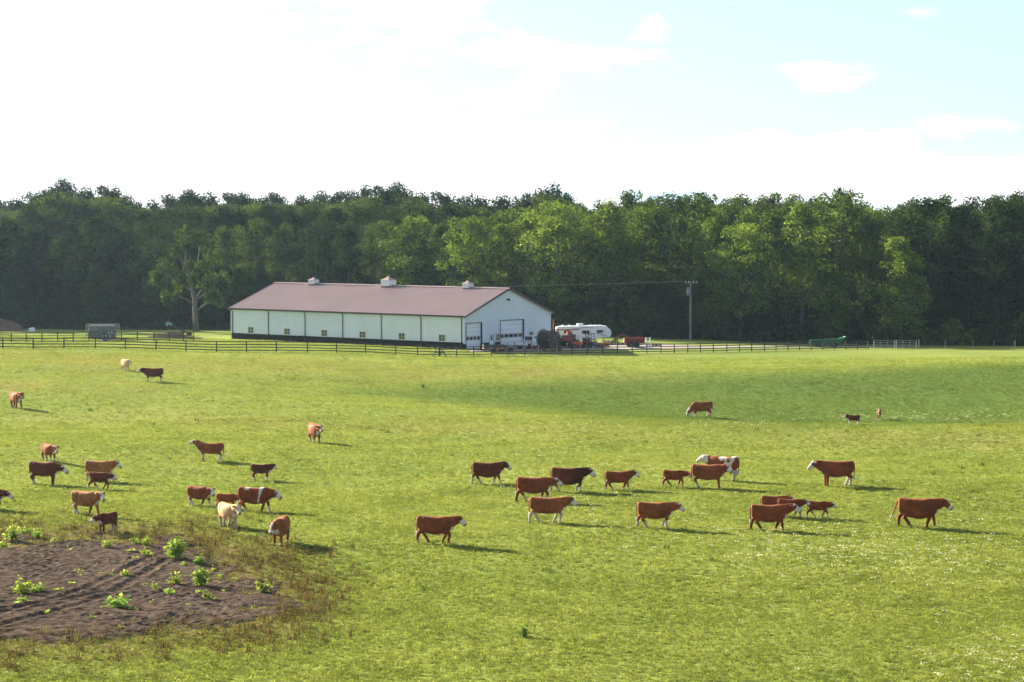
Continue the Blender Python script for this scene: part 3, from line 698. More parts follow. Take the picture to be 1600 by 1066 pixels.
    for px, w, hb, hr in ((490, 1.05, .62, .42), (607, 1.5, .85, .62), (731, 1.05, .62, .48)):
        s = ridge_s(px); c = empty('cupola', (-s, W_ / 2, RI + .05)); c.parent = root
        MB().box((0, 0, -.30), (w + .08, w + .08, .5)).build('cupola_base', 'trim', c)
        b = MB().box((0, 0, .0 + hb / 2), (w, w, hb)); 
        for sx, sy in ((1, 1), (1, -1), (-1, 1), (-1, -1)): b.box((sx * w / 2, sy * w / 2, .0 + hb / 2), (.1, .1, hb - .02))
        b.build('cupola_body', 'white', c)
        for k in range(6):
            z = .0 + hb * (.2 + .11 * k)
            MB().box((0, -w / 2 - .015, z), (w * .6, .03, .05)).build('louver', 'siding', c); MB().box((w / 2 + .015, 0, z), (.03, w * .6, .05)).build('louver', 'siding', c)
        e = w / 2 + .16; z0 = hb
        MB().add([(-e, -e, z0), (e, -e, z0), (e, e, z0), (-e, e, z0), (-e * .45, -e * .45, z0 + hr * .42), (e * .45, -e * .45, z0 + hr * .42), (e * .45, e * .45, z0 + hr * .42), (-e * .45, e * .45, z0 + hr * .42), (0, 0, z0 + hr)],
                 [(3, 2, 1, 0), (0, 1, 5, 4), (1, 2, 6, 5), (2, 3, 7, 6), (3, 0, 4, 7), (4, 5, 8), (5, 6, 8), (6, 7, 8), (7, 4, 8)]).build('cupola_roof', 'maroon', c)
        MB().tube([(0, 0, z0 + hr - .05), (0, 0, z0 + hr + .22)], .025, 6).lathe([(.0, -.07), (.06, -.03), (.06, .03), (0, .07)], (0, 0, z0 + hr + .12), 'Z', 8).build('finial', 'trim', c)
    # the dark step and low ramp slab before the doors
    MB().box((1.2, 10.5, .03), (2.4, 6.4, .08)).box((1.2, 2.1, .03), (2.4, 4.0, .08)).build('door_apron', 'gravel', root)
barn()

# ------------------------------------------------------------------ fences
def fence(name, pts, h, nrail, mat, label, post_w=.13, rail=.115, low=.24, D=None):
    """pts: list of ground points"""
    root = empty(name, pts[0], 0, label, 'fence')
    o0 = Vector(pts[0])
    pm = MB().box((0, 0, h / 2 - .1), (post_w, post_w, h + .26)).mesh('post')
    for p in pts:
        o = link('post', pm, mat, root, Vector(p) - o0); o.rotation_euler = (random.uniform(-.025, .025), random.uniform(-.025, .025), random.uniform(-.2, .2))
    for a, b in zip(pts[:-1], pts[1:]):
        a = Vector(a) - o0; b = Vector(b) - o0; d = b - a; yaw = math.atan2(d.y, d.x); ln = d.length; ry = -math.atan2(d.z, math.hypot(d.x, d.y))
        off = Vector((math.sin(yaw), -math.cos(yaw), 0)) * (post_w / 2 + .022)
        for k in range(nrail):
            z = low + (h - low - .03) * k / (nrail - 1) + random.uniform(-.025, .025)
            MB().box((0, 0, 0), (ln + .05, .04, rail), ry=ry + random.uniform(-.006, .006), rz=yaw).build('rail', mat, root, (a + b) / 2 + off + Vector((0, 0, z)))
    return root
mainpx = [-92, -44, 3.4, 51, 99, 148, 195, 243, 290, 338, 384.5, 431.5, 480, 525.5, 571, 618, 652, 686]
DL = np.interp(mainpx, [0, 340, 686], [308, 311, 329])
fence('board_fence', [onland(p, d) for p, d in zip(mainpx, DL)], 1.33, 4, 'fence', 'black four-board fence crossing the pasture before the barn front')
rpx = [686, 713, 740, 768, 794.5, 819.5, 842.5, 871, 894, 918, 942, 965, 988, 1011, 1033, 1054, 1075, 1095, 1115, 1136, 1156, 1175, 1195, 1213, 1231.6, 1250, 1268, 1286, 1304, 1322, 1340, 1357]
DRr = np.interp(rpx, [686, 1100, 1365], [329.3, 352, 371])
fence('board_fence', [onland(p, d) + Vector((.12, .12, 0)) * (i == 0) for i, (p, d) in enumerate(zip(rpx, DRr))], 1.28, 4, 'fence', 'black board fence running from the braced corner past the yard to the gate')
ipx = [-20, 17, 40, 65, 89, 113.5, 138, 162, 189, 214, 240, 264, 286, 302]
fence('board_fence', [onland(p, d) for p, d in zip(ipx, np.linspace(330, 352, len(ipx)))], 1.3, 3, 'fence', 'black inner paddock fence in front of the wire pen', low=.45, rail=.075, post_w=.12)
# corner braces
def brace():
    b = onland(686, 327.6); root = empty('corner_brace', b, 0, 'black slanted timber brace at the fence corner', 'brace')
    for s in (-1, 1): MB().tube([(s * 1.0, 0, -.05), (s * .15, .1, 1.28)], .07, 6).build('brace_leg', 'fence', root)
    MB().box((0, .08, .55), (1.15, .06, .1)).build('crossbar', 'fence', root)
brace()
wpx = [1437, 1478, 1521, 1554, 1587, 1622]
def wire_fence():
    pts = [onland(p, 374) for p in wpx]; root = empty('wire_fence', pts[0], 0, 'dark woven wire fence with thin posts running on past the metal gate', 'fence'); o0 = pts[0]
    for p in pts: MB().tube([(0, 0, -.1), (0, 0, 1.4)], .055, 6).build('post', 'greywood', root, p - o0)
    for a, b in zip(pts[:-1], pts[1:]):
        for z in (.15, .4, .65, .9, 1.15, 1.32): MB().tube([a - o0 + Vector((0, -.06, z)), b - o0 + Vector((0, -.06, z))], .012, 4).build('wire', 'fence', root)
wire_fence()
def gate(px0, px1, D, label):
    a, b = onland(px0, D), onland(px1, D); d = b - a; L_ = d.length; root = empty('metal_gate', a, math.atan2(d.y, d.x), label, 'gate')
    zz = [.15, .42, .69, .96, 1.25]
    for z in zz: MB().tube([(.06, 0, z), (L_ - .06, 0, z)], .03, 6).build('rail', 'steel', root)
    for x in (.03, L_ - .03): MB().tube([(x, 0, .08), (x, 0, 1.3)], .045, 6).build('gate_post', 'steel', root)
    for x in (L_ / 3, 2 * L_ / 3): MB().box((x, .04, .7), (.06, .03, 1.12)).build('brace', 'steel', root)
gate(1366, 1399, 372, 'silver tube gate next to the end of the board fence')
gate(1401, 1433, 372.5, 'silver tube gate joining the woven wire fence')

# ------------------------------------------------------------------ pole and wire
def pole():
    b = onland(1079, 400); b.z -= .1
    root = empty('utility_pole', b, 0, 'grey wooden utility pole with transformer standing before the trees', 'pole')
    MB().tube([(0, 0, -.3), (-.03, 0, 5), (-.02, 0, 9.5)], [.17, .15, .12], 10).build('pole_shaft', 'greywood', root)
    MB().box((.05, -.16, 9.25), (1.9, .1, .13)).build('crossarm', 'greywood', root)
    for x in (-.8, -.3, .45, .95): MB().lathe([(.03, 0), (.07, .05), (.05, .1), (.07, .15), (.03, .22)], (x, -.16, 9.31), 'Z', 8).build('insulator', 'white', root)
    tr = MB().lathe([(.05, -.5), (.26, -.48), (.27, -.4), (.27, .4), (.25, .47), (.1, .52)], (-.40, -.1, 7.75), 'Z', 14).build('transformer', 'steel', root, smooth=True)
    MB().box((-.2, -.05, 7.75), (.2, .08, .5)).build('bracket', 'greysteel', tr)
    MB().lathe([(.03, 0), (.05, .08), (.03, .3)], (-.40, -.1, 8.27), 'Z', 8).build('bushing', 'white', tr)
    MB().tube([(.16, -.08, .2), (.15, -.08, 7.2)], .03, 5).build('conduit', 'greysteel', root)
    a = b + Vector((-.8, -.16, 9.5)); e = at(-160, 433, 455)
    P = []
    for k in range(41):
        t = k / 40; p = a.lerp(e, t); p.z -= 1.5 * 4 * t * (1 - t); P.append(p - a)
    o = MB().tube(P, .02, 5).build('power_line', 'wire', None, a); tag(o, 'thin grey power line strung from the pole across behind the barn roof', 'wire')
pole()

# ------------------------------------------------------------------ trees
M['leaf'] = leafy('tree_leaf', [(.016, .030, .009), (.034, .058, .014), (.062, .088, .020)], .45, .22, objcol=True)
M['shrubleaf'] = leafy('shrub_leaf', [(.02, .034, .010), (.036, .056, .014), (.055, .076, .02)], .4, .5, objcol=True)
def crown_mesh(name, seed, H=24.0, cb=.25, Rr=4.6, shape='round', nclump=72, nleaf=95, leaf=.42):
    """leaf-sized faces in clumps through the crown's volume; origin at the foot of the trunk"""
    g = np.random.default_rng(seed); V = []; Fc = []; cents = []
    z0, z1 = H * cb, H
    lobes = [(g.uniform(0, 6.28), g.uniform(.25, .95), g.uniform(.55, 1.2)) for _ in range(9)]
    def env(t, a):
        if shape == 'round': r = Rr * (math.sin(math.pi * min(1, .10 + .90 * t) ** .85) ** .6 if t < 1 else 0)
        elif shape == 'upright': r = Rr * .92 * (1 - t ** 4.5) ** .8 * (.6 + .4 * min(1, t / .3))
        elif shape == 'broad': r = Rr * 1.15 * (max(0, 1 - ((t - .45) / .62) ** 2)) ** .55
        else: r = Rr * .6 * (1 - t ** 2.2) ** .8 * (.6 + .4 * min(1, t / .3))
        k = 1.0
        for la, lt, ls in lobes: k += .30 * (ls - .85) * math.exp(-((t - lt) / .16) ** 2) * math.cos(a - la)
        return max(.25, r * k)
    for i in range(int(nclump * .66)):
        t = g.uniform(0, 1) ** .85; a = g.uniform(0, 6.28); q = math.sqrt(g.uniform(.12, 1)); r = env(t, a) * q * .92
        cents.append(((r * math.cos(a), r * math.sin(a), z0 + (z1 - z0) * t * .965), g.uniform(1.05, 2.25) * (1.1 - .30 * t)))
    cents.append(((g.normal(0, .3), g.normal(0, .3), z1 - 1.5), 1.3)); cents.append(((g.normal(0, .8), g.normal(0, .8), z1 - 2.2), 1.5))
    for (cx, cy, cz), cr in cents:
        n = int(nleaf * .72 * (cr ** 1.6) * g.uniform(.6, 1.2)) + 8
        d = g.normal(size=(n, 3)); d /= np.linalg.norm(d, axis=1)[:, None]; rad = cr * g.uniform(.35, 1.0, n) ** .5 * g.uniform(.88, 1.2, n)
        sq = np.array([1.15, 1.15, .85]) if shape != 'upright' else np.array([.85, .85, 1.3])
        C = np.array([cx, cy, cz]) + d * rad[:, None] * sq
        nrm = d * .95 + g.normal(size=(n, 3)) * .42 + np.array([0, 0, .25]); nrm /= np.linalg.norm(nrm, axis=1)[:, None]
        u = np.cross(nrm, g.normal(size=(n, 3))); u /= np.linalg.norm(u, axis=1)[:, None] + 1e-9; w = np.cross(nrm, u)
        s = leaf * g.uniform(.55, 1.25, n)[:, None] / 2
        b = len(V)
        Q = np.stack([C - u * s * 1.25, C - w * s * .75 + nrm * s * .25, C + u * s * 1.25, C + w * s * .75 + nrm * s * .25], 1).reshape(-1, 3)
        V += Q.tolist(); Fc += [(b + 4 * k, b + 4 * k + 1, b + 4 * k + 2, b + 4 * k + 3) for k in range(n)]
    me = bpy.data.meshes.new(name); me.from_pydata(V, [], Fc); me.update(); me.materials.append(M['leaf'])
    return me, cents
def trunk_mesh(name, cents, seed, H=24.0, cb=.25, r0=.30, nlimb=11, bark='bark', bare=()):
    g = random.Random(seed); mb = MB(); P = []; wob = [(g.uniform(-.3, .3), g.uniform(-.3, .3)) for _ in range(7)]
    for k in range(7):
        t = k / 6; P.append((wob[k][0] * t * 1.2, wob[k][1] * t * 1.2, -.4 + (H * .88 + .4) * t))
    rad = [r0 * 1.35, r0, r0 * .82, r0 * .66, r0 * .46, r0 * .28, .05]
    mb.tube(P, rad, 8)
    low = sorted(cents, key=lambda c: -((c[0][0] ** 2 + c[0][1] ** 2) + g.random() * 6))[:nlimb]
    for c, _ in low:
        zt = max(H * cb * .75, c[2] - g.uniform(1.5, 4.5)); k = min(5, max(0, int((zt + .4) / (H * .88 + .4) * 6))); f = (zt + .4) / (H * .88 + .4) * 6 - k
        a = Vector(P[k]).lerp(Vector(P[k + 1]), min(max(f, 0), 1)); b = Vector(c); m = a.lerp(b, .55) + Vector((0, 0, -.5 + g.uniform(-.3, .3)))
        mb.tube([a, m, b], [r0 * .36, r0 * .2, .03], 5)
    for a, m, b in bare: mb.tube([a, m, b], [.13, .08, .02], 5)
    me = mb.mesh(name); me.materials.append(M[bark]); me.polygons.foreach_set('use_smooth', [True] * len(me.polygons)); return me
KINDS = {}
def kind(name, seed, **kw):
    tk = {k: kw.pop(k) for k in ('r0', 'nlimb', 'bark') if k in kw}
    cm, ce = crown_mesh('crown', seed, **kw); tm = trunk_mesh('trunk', ce, seed + 100, cb=kw.get('cb', .25), H=kw.get('H', 24.0), **tk)
    KINDS.setdefault(name, []).append((tm, cm, kw.get('Rr', 4.6)))
for s in (1, 2, 3): kind('oak', s, cb=.22, Rr=5.2, shape='broad', nclump=84)
for s in (4, 5, 6): kind('ash', s, cb=.18, Rr=4.4, shape='upright', nclump=84, leaf=.38, bark='bark_pale')
for s in (7, 8, 9): kind('tall', s, cb=.34, Rr=5.0, shape='round', nclump=86, r0=.34)
for s in (10, 11): kind('dense', s, cb=.08, Rr=4.8, shape='round', nclump=90)
for s in (12, 13, 14): kind('back', s, cb=.30, Rr=5.0, shape='broad', nclump=64, nleaf=66, leaf=.5)
TREES = []
def tree(px, top, D, kd, tint, wide=1.0, look='dark green', row='front', special=None, dx=0.0):
    x = (px - 800) / F_PX * D; z = gz(x, D) - .1; h = CAM_Z + (330 - top) * D / F_PX - z
    tm, cm, rr = KINDS[kd][len(TREES) % len(KINDS[kd])]
    r_ = empty('tree', (x, D, z), random.uniform(0, 6.28), None, 'tree')
    s = h / 24.0
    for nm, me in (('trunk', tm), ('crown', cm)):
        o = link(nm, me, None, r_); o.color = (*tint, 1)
    r_.scale = (s * wide, s * wide, s)
    TREES.append([px, D, r_, look, row, special]); return r_
DK = (.44, .54, .66); DK2 = (.34, .44, .56); MID = (1.05, 1.12, 1.0); GRN = (1.7, 1.75, 1.3); YEL = (2.7, 2.55, 1.75); YE2 = (2.2, 2.15, 1.5)  # leaf tints also carry painted shade on the left and sun on the right
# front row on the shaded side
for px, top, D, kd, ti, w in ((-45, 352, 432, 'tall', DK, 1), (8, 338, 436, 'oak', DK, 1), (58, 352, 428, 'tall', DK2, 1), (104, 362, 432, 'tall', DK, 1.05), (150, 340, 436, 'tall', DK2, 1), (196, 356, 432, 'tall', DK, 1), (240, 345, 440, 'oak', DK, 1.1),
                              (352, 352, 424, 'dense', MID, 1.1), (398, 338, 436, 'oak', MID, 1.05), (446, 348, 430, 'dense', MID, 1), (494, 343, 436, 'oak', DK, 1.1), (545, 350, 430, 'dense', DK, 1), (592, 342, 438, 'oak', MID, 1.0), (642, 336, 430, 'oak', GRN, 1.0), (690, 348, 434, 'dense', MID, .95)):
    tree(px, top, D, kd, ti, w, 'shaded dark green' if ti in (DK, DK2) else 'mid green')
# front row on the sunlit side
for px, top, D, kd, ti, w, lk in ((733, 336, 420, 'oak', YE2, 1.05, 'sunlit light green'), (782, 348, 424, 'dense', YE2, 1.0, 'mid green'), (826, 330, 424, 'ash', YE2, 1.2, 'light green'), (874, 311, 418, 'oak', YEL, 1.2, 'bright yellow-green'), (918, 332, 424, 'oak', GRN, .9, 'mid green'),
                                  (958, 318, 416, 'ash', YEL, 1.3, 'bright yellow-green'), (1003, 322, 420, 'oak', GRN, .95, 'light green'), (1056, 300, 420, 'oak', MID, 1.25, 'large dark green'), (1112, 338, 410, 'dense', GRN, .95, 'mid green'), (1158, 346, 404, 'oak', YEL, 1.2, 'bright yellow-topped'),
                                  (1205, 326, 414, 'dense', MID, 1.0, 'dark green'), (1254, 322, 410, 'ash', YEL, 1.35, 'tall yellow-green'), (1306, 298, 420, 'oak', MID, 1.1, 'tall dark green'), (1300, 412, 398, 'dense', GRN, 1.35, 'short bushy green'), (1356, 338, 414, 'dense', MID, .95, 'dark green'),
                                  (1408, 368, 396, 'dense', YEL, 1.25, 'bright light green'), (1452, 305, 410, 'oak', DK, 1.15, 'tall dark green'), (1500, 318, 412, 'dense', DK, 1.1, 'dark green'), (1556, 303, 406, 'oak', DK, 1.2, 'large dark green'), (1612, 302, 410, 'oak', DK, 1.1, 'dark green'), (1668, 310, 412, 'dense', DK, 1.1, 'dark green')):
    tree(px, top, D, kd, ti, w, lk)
# second row, seen between and above
for px in range(-30, 720, 37):
    tree(px + random.uniform(-8, 8), random.uniform(318, 340), random.uniform(456, 478), 'oak' if random.random() < .5 else 'tall', DK2 if random.random() < .5 else DK, 1.05, 'shaded dark green', 'second')
for px in range(745, 1690, 52):
    tree(px + random.uniform(-10, 10), random.uniform(318, 334), random.uniform(434, 448), 'oak' if random.random() < .6 else 'dense', MID if random.random() < .5 else GRN, 1.0, 'green', 'second')
# the skyline trees
SKY = [(-40, 310), (-5, 312), (25, 308), (62, 300), (95, 279), (130, 294), (172, 293), (205, 304), (240, 313), (270, 306), (295, 295), (328, 302), (362, 303), (385, 300), (412, 304), (432, 303), (470, 304), (500, 299), (528, 301), (556, 297), (573, 290), (602, 293), (628, 284), (658, 302), (692, 302), (720, 306), (752, 305), (790, 308), (822, 301), (856, 289), (880, 302), (908, 316),
       (940, 314), (985, 299), (1018, 306), (1065, 306), (1102, 303), (1132, 308), (1160, 304), (1200, 304), (1248, 302), (1276, 309), (1318, 296), (1340, 314), (1372, 324), (1402, 321), (1430, 312), (1470, 306), (1515, 316), (1562, 303), (1590, 300), (1630, 304)]
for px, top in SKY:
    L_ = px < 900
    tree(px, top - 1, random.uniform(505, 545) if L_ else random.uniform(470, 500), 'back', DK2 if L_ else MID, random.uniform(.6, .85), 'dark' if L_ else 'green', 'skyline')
# the loose tree with bare limbs left of the barn
def bare_limbed():
    D = 402; x = (303 - 800) / F_PX * D; z = gz(x, D) - .1; H = CAM_Z + (330 - 358) * D / F_PX - z
    r_ = empty('tree', (x, D, z), 0, 'broad tree with bare crooked limbs and loose foliage left of the barn', 'tree')
    g = np.random.default_rng(55); cents = []
    blobs = [((-.8, 0, H - 1.6), 2.3), ((1.0, .3, H - 2.6), 2.1), ((-2.3, -.4, H - 3.0), 1.6), ((-4.6, -.5, H * .62), 1.7), ((-6.0, 0, H * .53), 1.2), ((2.8, -.4, H * .66), 1.9), ((3.8, .2, H * .55), 1.6), ((2.2, -.6, H * .46), 1.7), ((-2.0, -.4, H * .48), 1.5), ((-3.8, -.8, H * .34), 1.3), ((3.2, -.5, H * .33), 1.6), ((.8, -.9, H * .60), 1.4), ((4.6, 0, H * .42), 1.2)]
    V = []; Fc = []
    for c, cr in blobs:
        for _ in range(7):
            d = g.normal(size=3); d /= np.linalg.norm(d); cents.append((tuple(np.array(c) + d * cr * .7), cr * .55))
    for (cx, cy, cz), cr in cents:
        n = 60; d = g.normal(size=(n, 3)); d /= np.linalg.norm(d, axis=1)[:, None]; C = np.array([cx, cy, cz]) + d * (cr * g.uniform(.3, 1.1, n) ** .6)[:, None]
        nrm = d * .5 + g.normal(size=(n, 3)) * .6; nrm /= np.linalg.norm(nrm, axis=1)[:, None]; u = np.cross(nrm, g.normal(size=(n, 3))); u /= np.linalg.norm(u, axis=1)[:, None]; w = np.cross(nrm, u); s = .38 * g.uniform(.6, 1.2, n)[:, None] / 2; b = len(V)
        V += np.stack([C - u * s * 1.2, C - w * s * .8, C + u * s * 1.2, C + w * s * .8], 1).reshape(-1, 3).tolist(); Fc += [(b + 4 * k, b + 4 * k + 1, b + 4 * k + 2, b + 4 * k + 3) for k in range(n)]
    me = bpy.data.meshes.new('crown'); me.from_pydata(V, [], Fc); me.update(); me.materials.append(M['leaf'])
    o = link('crown', me, None, r_); o.color = (.8, .9, .75, 1)
    mb = MB().tube([(.3, 0, -.4), (.2, 0, 2), (.1, 0, 5), (-.5, 0, 8), (-1.3, 0, 11), (-1.2, 0, H - 2)], [.52, .42, .36, .26, .16, .05], 9)
    for p in ([(.2, 0, 4.2), (-1.2, -.2, 5.2), (-2.9, -.4, 5.9)], [(-.1, 0, 6.2), (-2.4, -.3, 8.0), (-4.8, -.4, 9.6)], [(.1, 0, 5), (1.6, -.2, 7.2), (3.3, -.3, 9.2)], [(-.9, 0, 9.4), (-2.0, -.3, 11.6), (-2.6, -.4, 14.0)], [(-.6, 0, 8.6), (.6, .1, 11), (1.0, .3, 14)], [(.1, 0, 5.2), (2.0, -.4, 6.0), (4.2, 0, 6.6)], [(.2, -.1, 3.2), (1.8, -.4, 4.4), (3.2, -.5, 5.0)]):
        mb.tube(p, [.17, .11, .04], 6)
    mb.build('trunk', 'bark_pale', r_, smooth=True)
bare_limbed()
# shrubs along the edge of the wood
def shrub_mesh(seed, w=2.2, h=2.6):
    g = np.random.default_rng(seed); V = []; Fc = []
    for _ in range(26):
        t = g.uniform(.08, 1); a = g.uniform(0, 6.28); r = w * math.sqrt(g.uniform(.1, 1)) * (1 - t ** 2) ** .5 * .9; c = np.array([r * math.cos(a), r * math.sin(a), h * t]); cr = g.uniform(.3, .6)
        n = 42; d = g.normal(size=(n, 3)); d /= np.linalg.norm(d, axis=1)[:, None]; C = c + d * (cr * g.uniform(.3, 1.1, n) ** .6)[:, None]
        nrm = d * .4 + g.normal(size=(n, 3)) * .6; nrm /= np.linalg.norm(nrm, axis=1)[:, None]; u = np.cross(nrm, g.normal(size=(n, 3))); u /= np.linalg.norm(u, axis=1)[:, None]; w_ = np.cross(nrm, u); s = .24 * g.uniform(.6, 1.2, n)[:, None] / 2; b = len(V)
        V += np.stack([C - u * s * 1.2, C - w_ * s * .8, C + u * s * 1.2, C + w_ * s * .8], 1).reshape(-1, 3).tolist(); Fc += [(b + 4 * k, b + 4 * k + 1, b + 4 * k + 2, b + 4 * k + 3) for k in range(n)]
    me = bpy.data.meshes.new('foliage'); me.from_pydata(V, [], Fc); me.update(); me.materials.append(M['shrubleaf'])
    mb = MB()
    for k in range(5): a = k * 1.3; mb.tube([(0, 0, -.1), (w * .2 * math.cos(a), w * .2 * math.sin(a), h * .4), (w * .45 * math.cos(a), w * .45 * math.sin(a), h * .75)], [.05, .035, .015], 5)
    st = mb.mesh('stem'); st.materials.append(M['bark'])
    return me, st
SHR = [shrub_mesh(70 + k) for k in range(4)]
SHRUBS = []
for i, px in enumerate(np.arange(-20, 1650, 27)):
    p = px + random.uniform(-9, 9); D = float(forest_edge(p)) + random.uniform(-2, 9)
    if 395 < p < 730: continue
    s = random.uniform(.7, 1.7) * (1.25 if p > 720 else .75)
    x = (p - 800) / F_PX * D; r_ = empty('shrub', (x, D, gz(x, D)), random.uniform(0, 6.28), None, 'shrub', 'undergrowth shrubs at the foot of the wood'); r_.scale = (s, s, s * random.uniform(.8, 1.25))
    for nm, me in zip(('foliage', 'stem'), SHR[i % 4]): o = link(nm, me, None, r_); o.color = (*((.75, .85, .8) if p < 400 else random.choice([MID, GRN, (.9, 1.0, .9)])), 1)
    SHRUBS.append((p, r_))
# the deep wood behind, which nobody could count
def deep_wood():
    n = 620; g = np.random.default_rng(91); px = g.uniform(-150, 1750, n); L_ = px < 860
    D = np.where(L_, g.uniform(478, 600, n), g.uniform(455, 560, n)); x = (px - 800) / F_PX * D; z = tz(x, D) - .2
    top = np.interp(px, [p for p, _ in SKY], [t for _, t in SKY]) + 14 + np.abs(g.normal(0, 8, n)); h = CAM_Z + (330 - top) * D / F_PX - z
    src = []
    for k in range(3):
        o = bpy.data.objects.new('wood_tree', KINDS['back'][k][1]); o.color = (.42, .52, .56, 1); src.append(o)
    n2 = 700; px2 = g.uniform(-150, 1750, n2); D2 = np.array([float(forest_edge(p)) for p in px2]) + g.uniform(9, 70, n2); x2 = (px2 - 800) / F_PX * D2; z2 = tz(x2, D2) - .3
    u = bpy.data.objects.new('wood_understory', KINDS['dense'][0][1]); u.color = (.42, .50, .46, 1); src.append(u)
    x = np.r_[x, x2]; D = np.r_[D, D2]; z = np.r_[z, z2]; h = np.r_[h, g.uniform(4.5, 12, n2)]; idx = np.r_[g.integers(0, 3, n), np.full(n2, 3)]; n += n2
    # the same wood goes on beyond the left of the picture
    n3 = 260; px3 = g.uniform(-900, -70, n3); D3 = g.uniform(418, 560, n3); x3 = (px3 - 800) / F_PX * D3; z3 = tz(x3, D3) - .2
    x = np.r_[x, x3]; D = np.r_[D, D3]; z = np.r_[z, z3]; h = np.r_[h, g.uniform(19, 24, n3)]; idx = np.r_[idx, g.integers(0, 3, n3)]; n += n3
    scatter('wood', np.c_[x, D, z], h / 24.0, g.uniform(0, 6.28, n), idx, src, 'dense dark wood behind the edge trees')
deep_wood()
# labels for the trees: by look, row and the nearest landmark in order
MARKS = [(15, 'the red earth mound'), (160, 'the wire pen'), (303, 'the bare-limbed tree'), (400, "the barn's far roof end"), (490, 'the first cupola'), (607, 'the middle cupola'), (731, 'the third cupola'), (797, 'the barn gable'), (910, 'the camper'), (993, 'the rusty spreader'), (1079, 'the utility pole'), (1300, 'the green implement'), (1400, 'the metal gates'), (1554, 'the far wire fence')]
ORD = ['first', 'second', 'third', 'fourth', 'fifth', 'sixth', 'seventh', 'eighth', 'ninth']
def name_by_mark(items, word):
    for row in sorted(set(i[4] for i in items)):
        cnt = {}
        for it in sorted([i for i in items if i[4] == row], key=lambda i: i[0]):
            k = max([j for j, m in enumerate(MARKS) if m[0] <= it[0]], default=None)
            key = k; cnt[key] = cnt.get(key, 0) + 1; n = ORD[min(cnt[key], 9) - 1]
            where = f'{n} to the right of {MARKS[k][1]}' if k is not None else f'{n} from the left edge of the picture'
            it[2]['label'] = f'{it[3]} {row}-row {word}, {where}'; it[2]['group'] = {'front': 'front trees of the wood', 'second': 'second row of the wood', 'skyline': 'skyline trees of the wood', 'edge': 'undergrowth shrubs at the foot of the wood'}[row]
name_by_mark(TREES, 'tree')
name_by_mark([[p, 0, o, 'leafy', 'edge', None] for p, o in SHRUBS], 'shrub')

# ------------------------------------------------------------------ haze
def haze():
    mb = MB(); x0, x1, y0, y1, z0, z1 = -700, 700, -60, 900, -9, 45
    mb.box(((x0 + x1) / 2, (y0 + y1) / 2, (z0 + z1) / 2), (x1 - x0, y1 - y0, z1 - z0))
    m, nt = new_mat('pale_air'); out = nt.nodes.new('ShaderNodeOutputMaterial'); v = nt.nodes.new('ShaderNodeVolumePrincipled')
    v.inputs['Color'].default_value = (.55, .78, 1.0, 1); v.inputs['Density'].default_value = HAZE; v.inputs['Anisotropy'].default_value = .55
    nt.links.new(v.outputs[0], out.inputs['Volume'])
    o = mb.build('haze', m); tag(o, 'thin pale summer haze over the whole pasture', kind='stuff')
HAZE = .00004

# ------------------------------------------------------------------ cattle
def coat_material():
    m, nt = new_mat('cattle_coat'); N = nt.nodes.new; L = nt.links.new
    out = N('ShaderNodeOutputMaterial'); b = N('ShaderNodeBsdfPrincipled'); L(b.outputs[0], out.inputs[0])
    a = N('ShaderNodeAttribute'); a.attribute_name = 'coat'
    tc = N('ShaderNodeTexCoord'); n = N('ShaderNodeTexNoise'); n.inputs['Scale'].default_value = 6; n.inputs['Detail'].default_value = 6; L(tc.outputs['Object'], n.inputs['Vector'])
    mr = N('ShaderNodeMapRange'); mr.inputs['From Min'].default_value = .3; mr.inputs['From Max'].default_value = .7; mr.inputs['To Min'].default_value = .75; mr.inputs['To Max'].default_value = 1.2; L(n.outputs['Fac'], mr.inputs['Value'])
    mu = N('ShaderNodeVectorMath'); mu.operation = 'SCALE'; L(a.outputs['Color'], mu.inputs[0]); L(mr.outputs[0], mu.inputs['Scale'])
    L(mu.outputs[0], b.inputs['Base Color']); b.inputs['Roughness'].default_value = .75; b.inputs['Specular IOR Level'].default_value = .08
    b.inputs['Sheen Weight'].default_value = .10; b.inputs['Sheen Roughness'].default_value = .35; b.inputs['Sheen Tint'].default_value = (1, .55, .3, 1)
    bp = N('ShaderNodeBump'); bp.inputs['Strength'].default_value = .55; bp.inputs['Distance'].default_value = .04; L(n.outputs['Fac'], bp.inputs['Height']); L(bp.outputs[0], b.inputs['Normal'])
    return m
M['coat'] = coat_material()
RED = (.185, .046, .014); DRED = (.115, .029, .011); ORG = (.22, .060, .016); BRN = (.225, .064, .019); TAN = (.29, .118, .040); CRM = (.50, .30, .14); BLK = (.045, .022, .018); WHT = (.60, .55, .49); GRYF = (.42, .36, .33)
STAND = dict(fl=(0, 0), fr=(.05, 0), hl=(-.03, 0), hr=(.08, 0))
WALK_A = dict(fl=(.26, 0), fr=(-.20, 0), hl=(-.30, .0), hr=(.24, 0))
WALK_B = dict(fl=(-.22, .0), fr=(.20, .10), hl=(.28, 0), hr=(-.26, .0))
WALK_C = dict(fl=(.10, 0), fr=(-.05, .16), hl=(-.26, 0), hr=(.16, 0))
def superring(zc, hh, hw, n=18, p=2.5):
    out = []
    for k in range(n):
        a = 2 * math.pi * k / n; c, s = math.cos(a), math.sin(a)
        out.append((hw * math.copysign(abs(c) ** (2 / p), c), zc + hh * math.copysign(abs(s) ** (2 / p), s)))
    return out
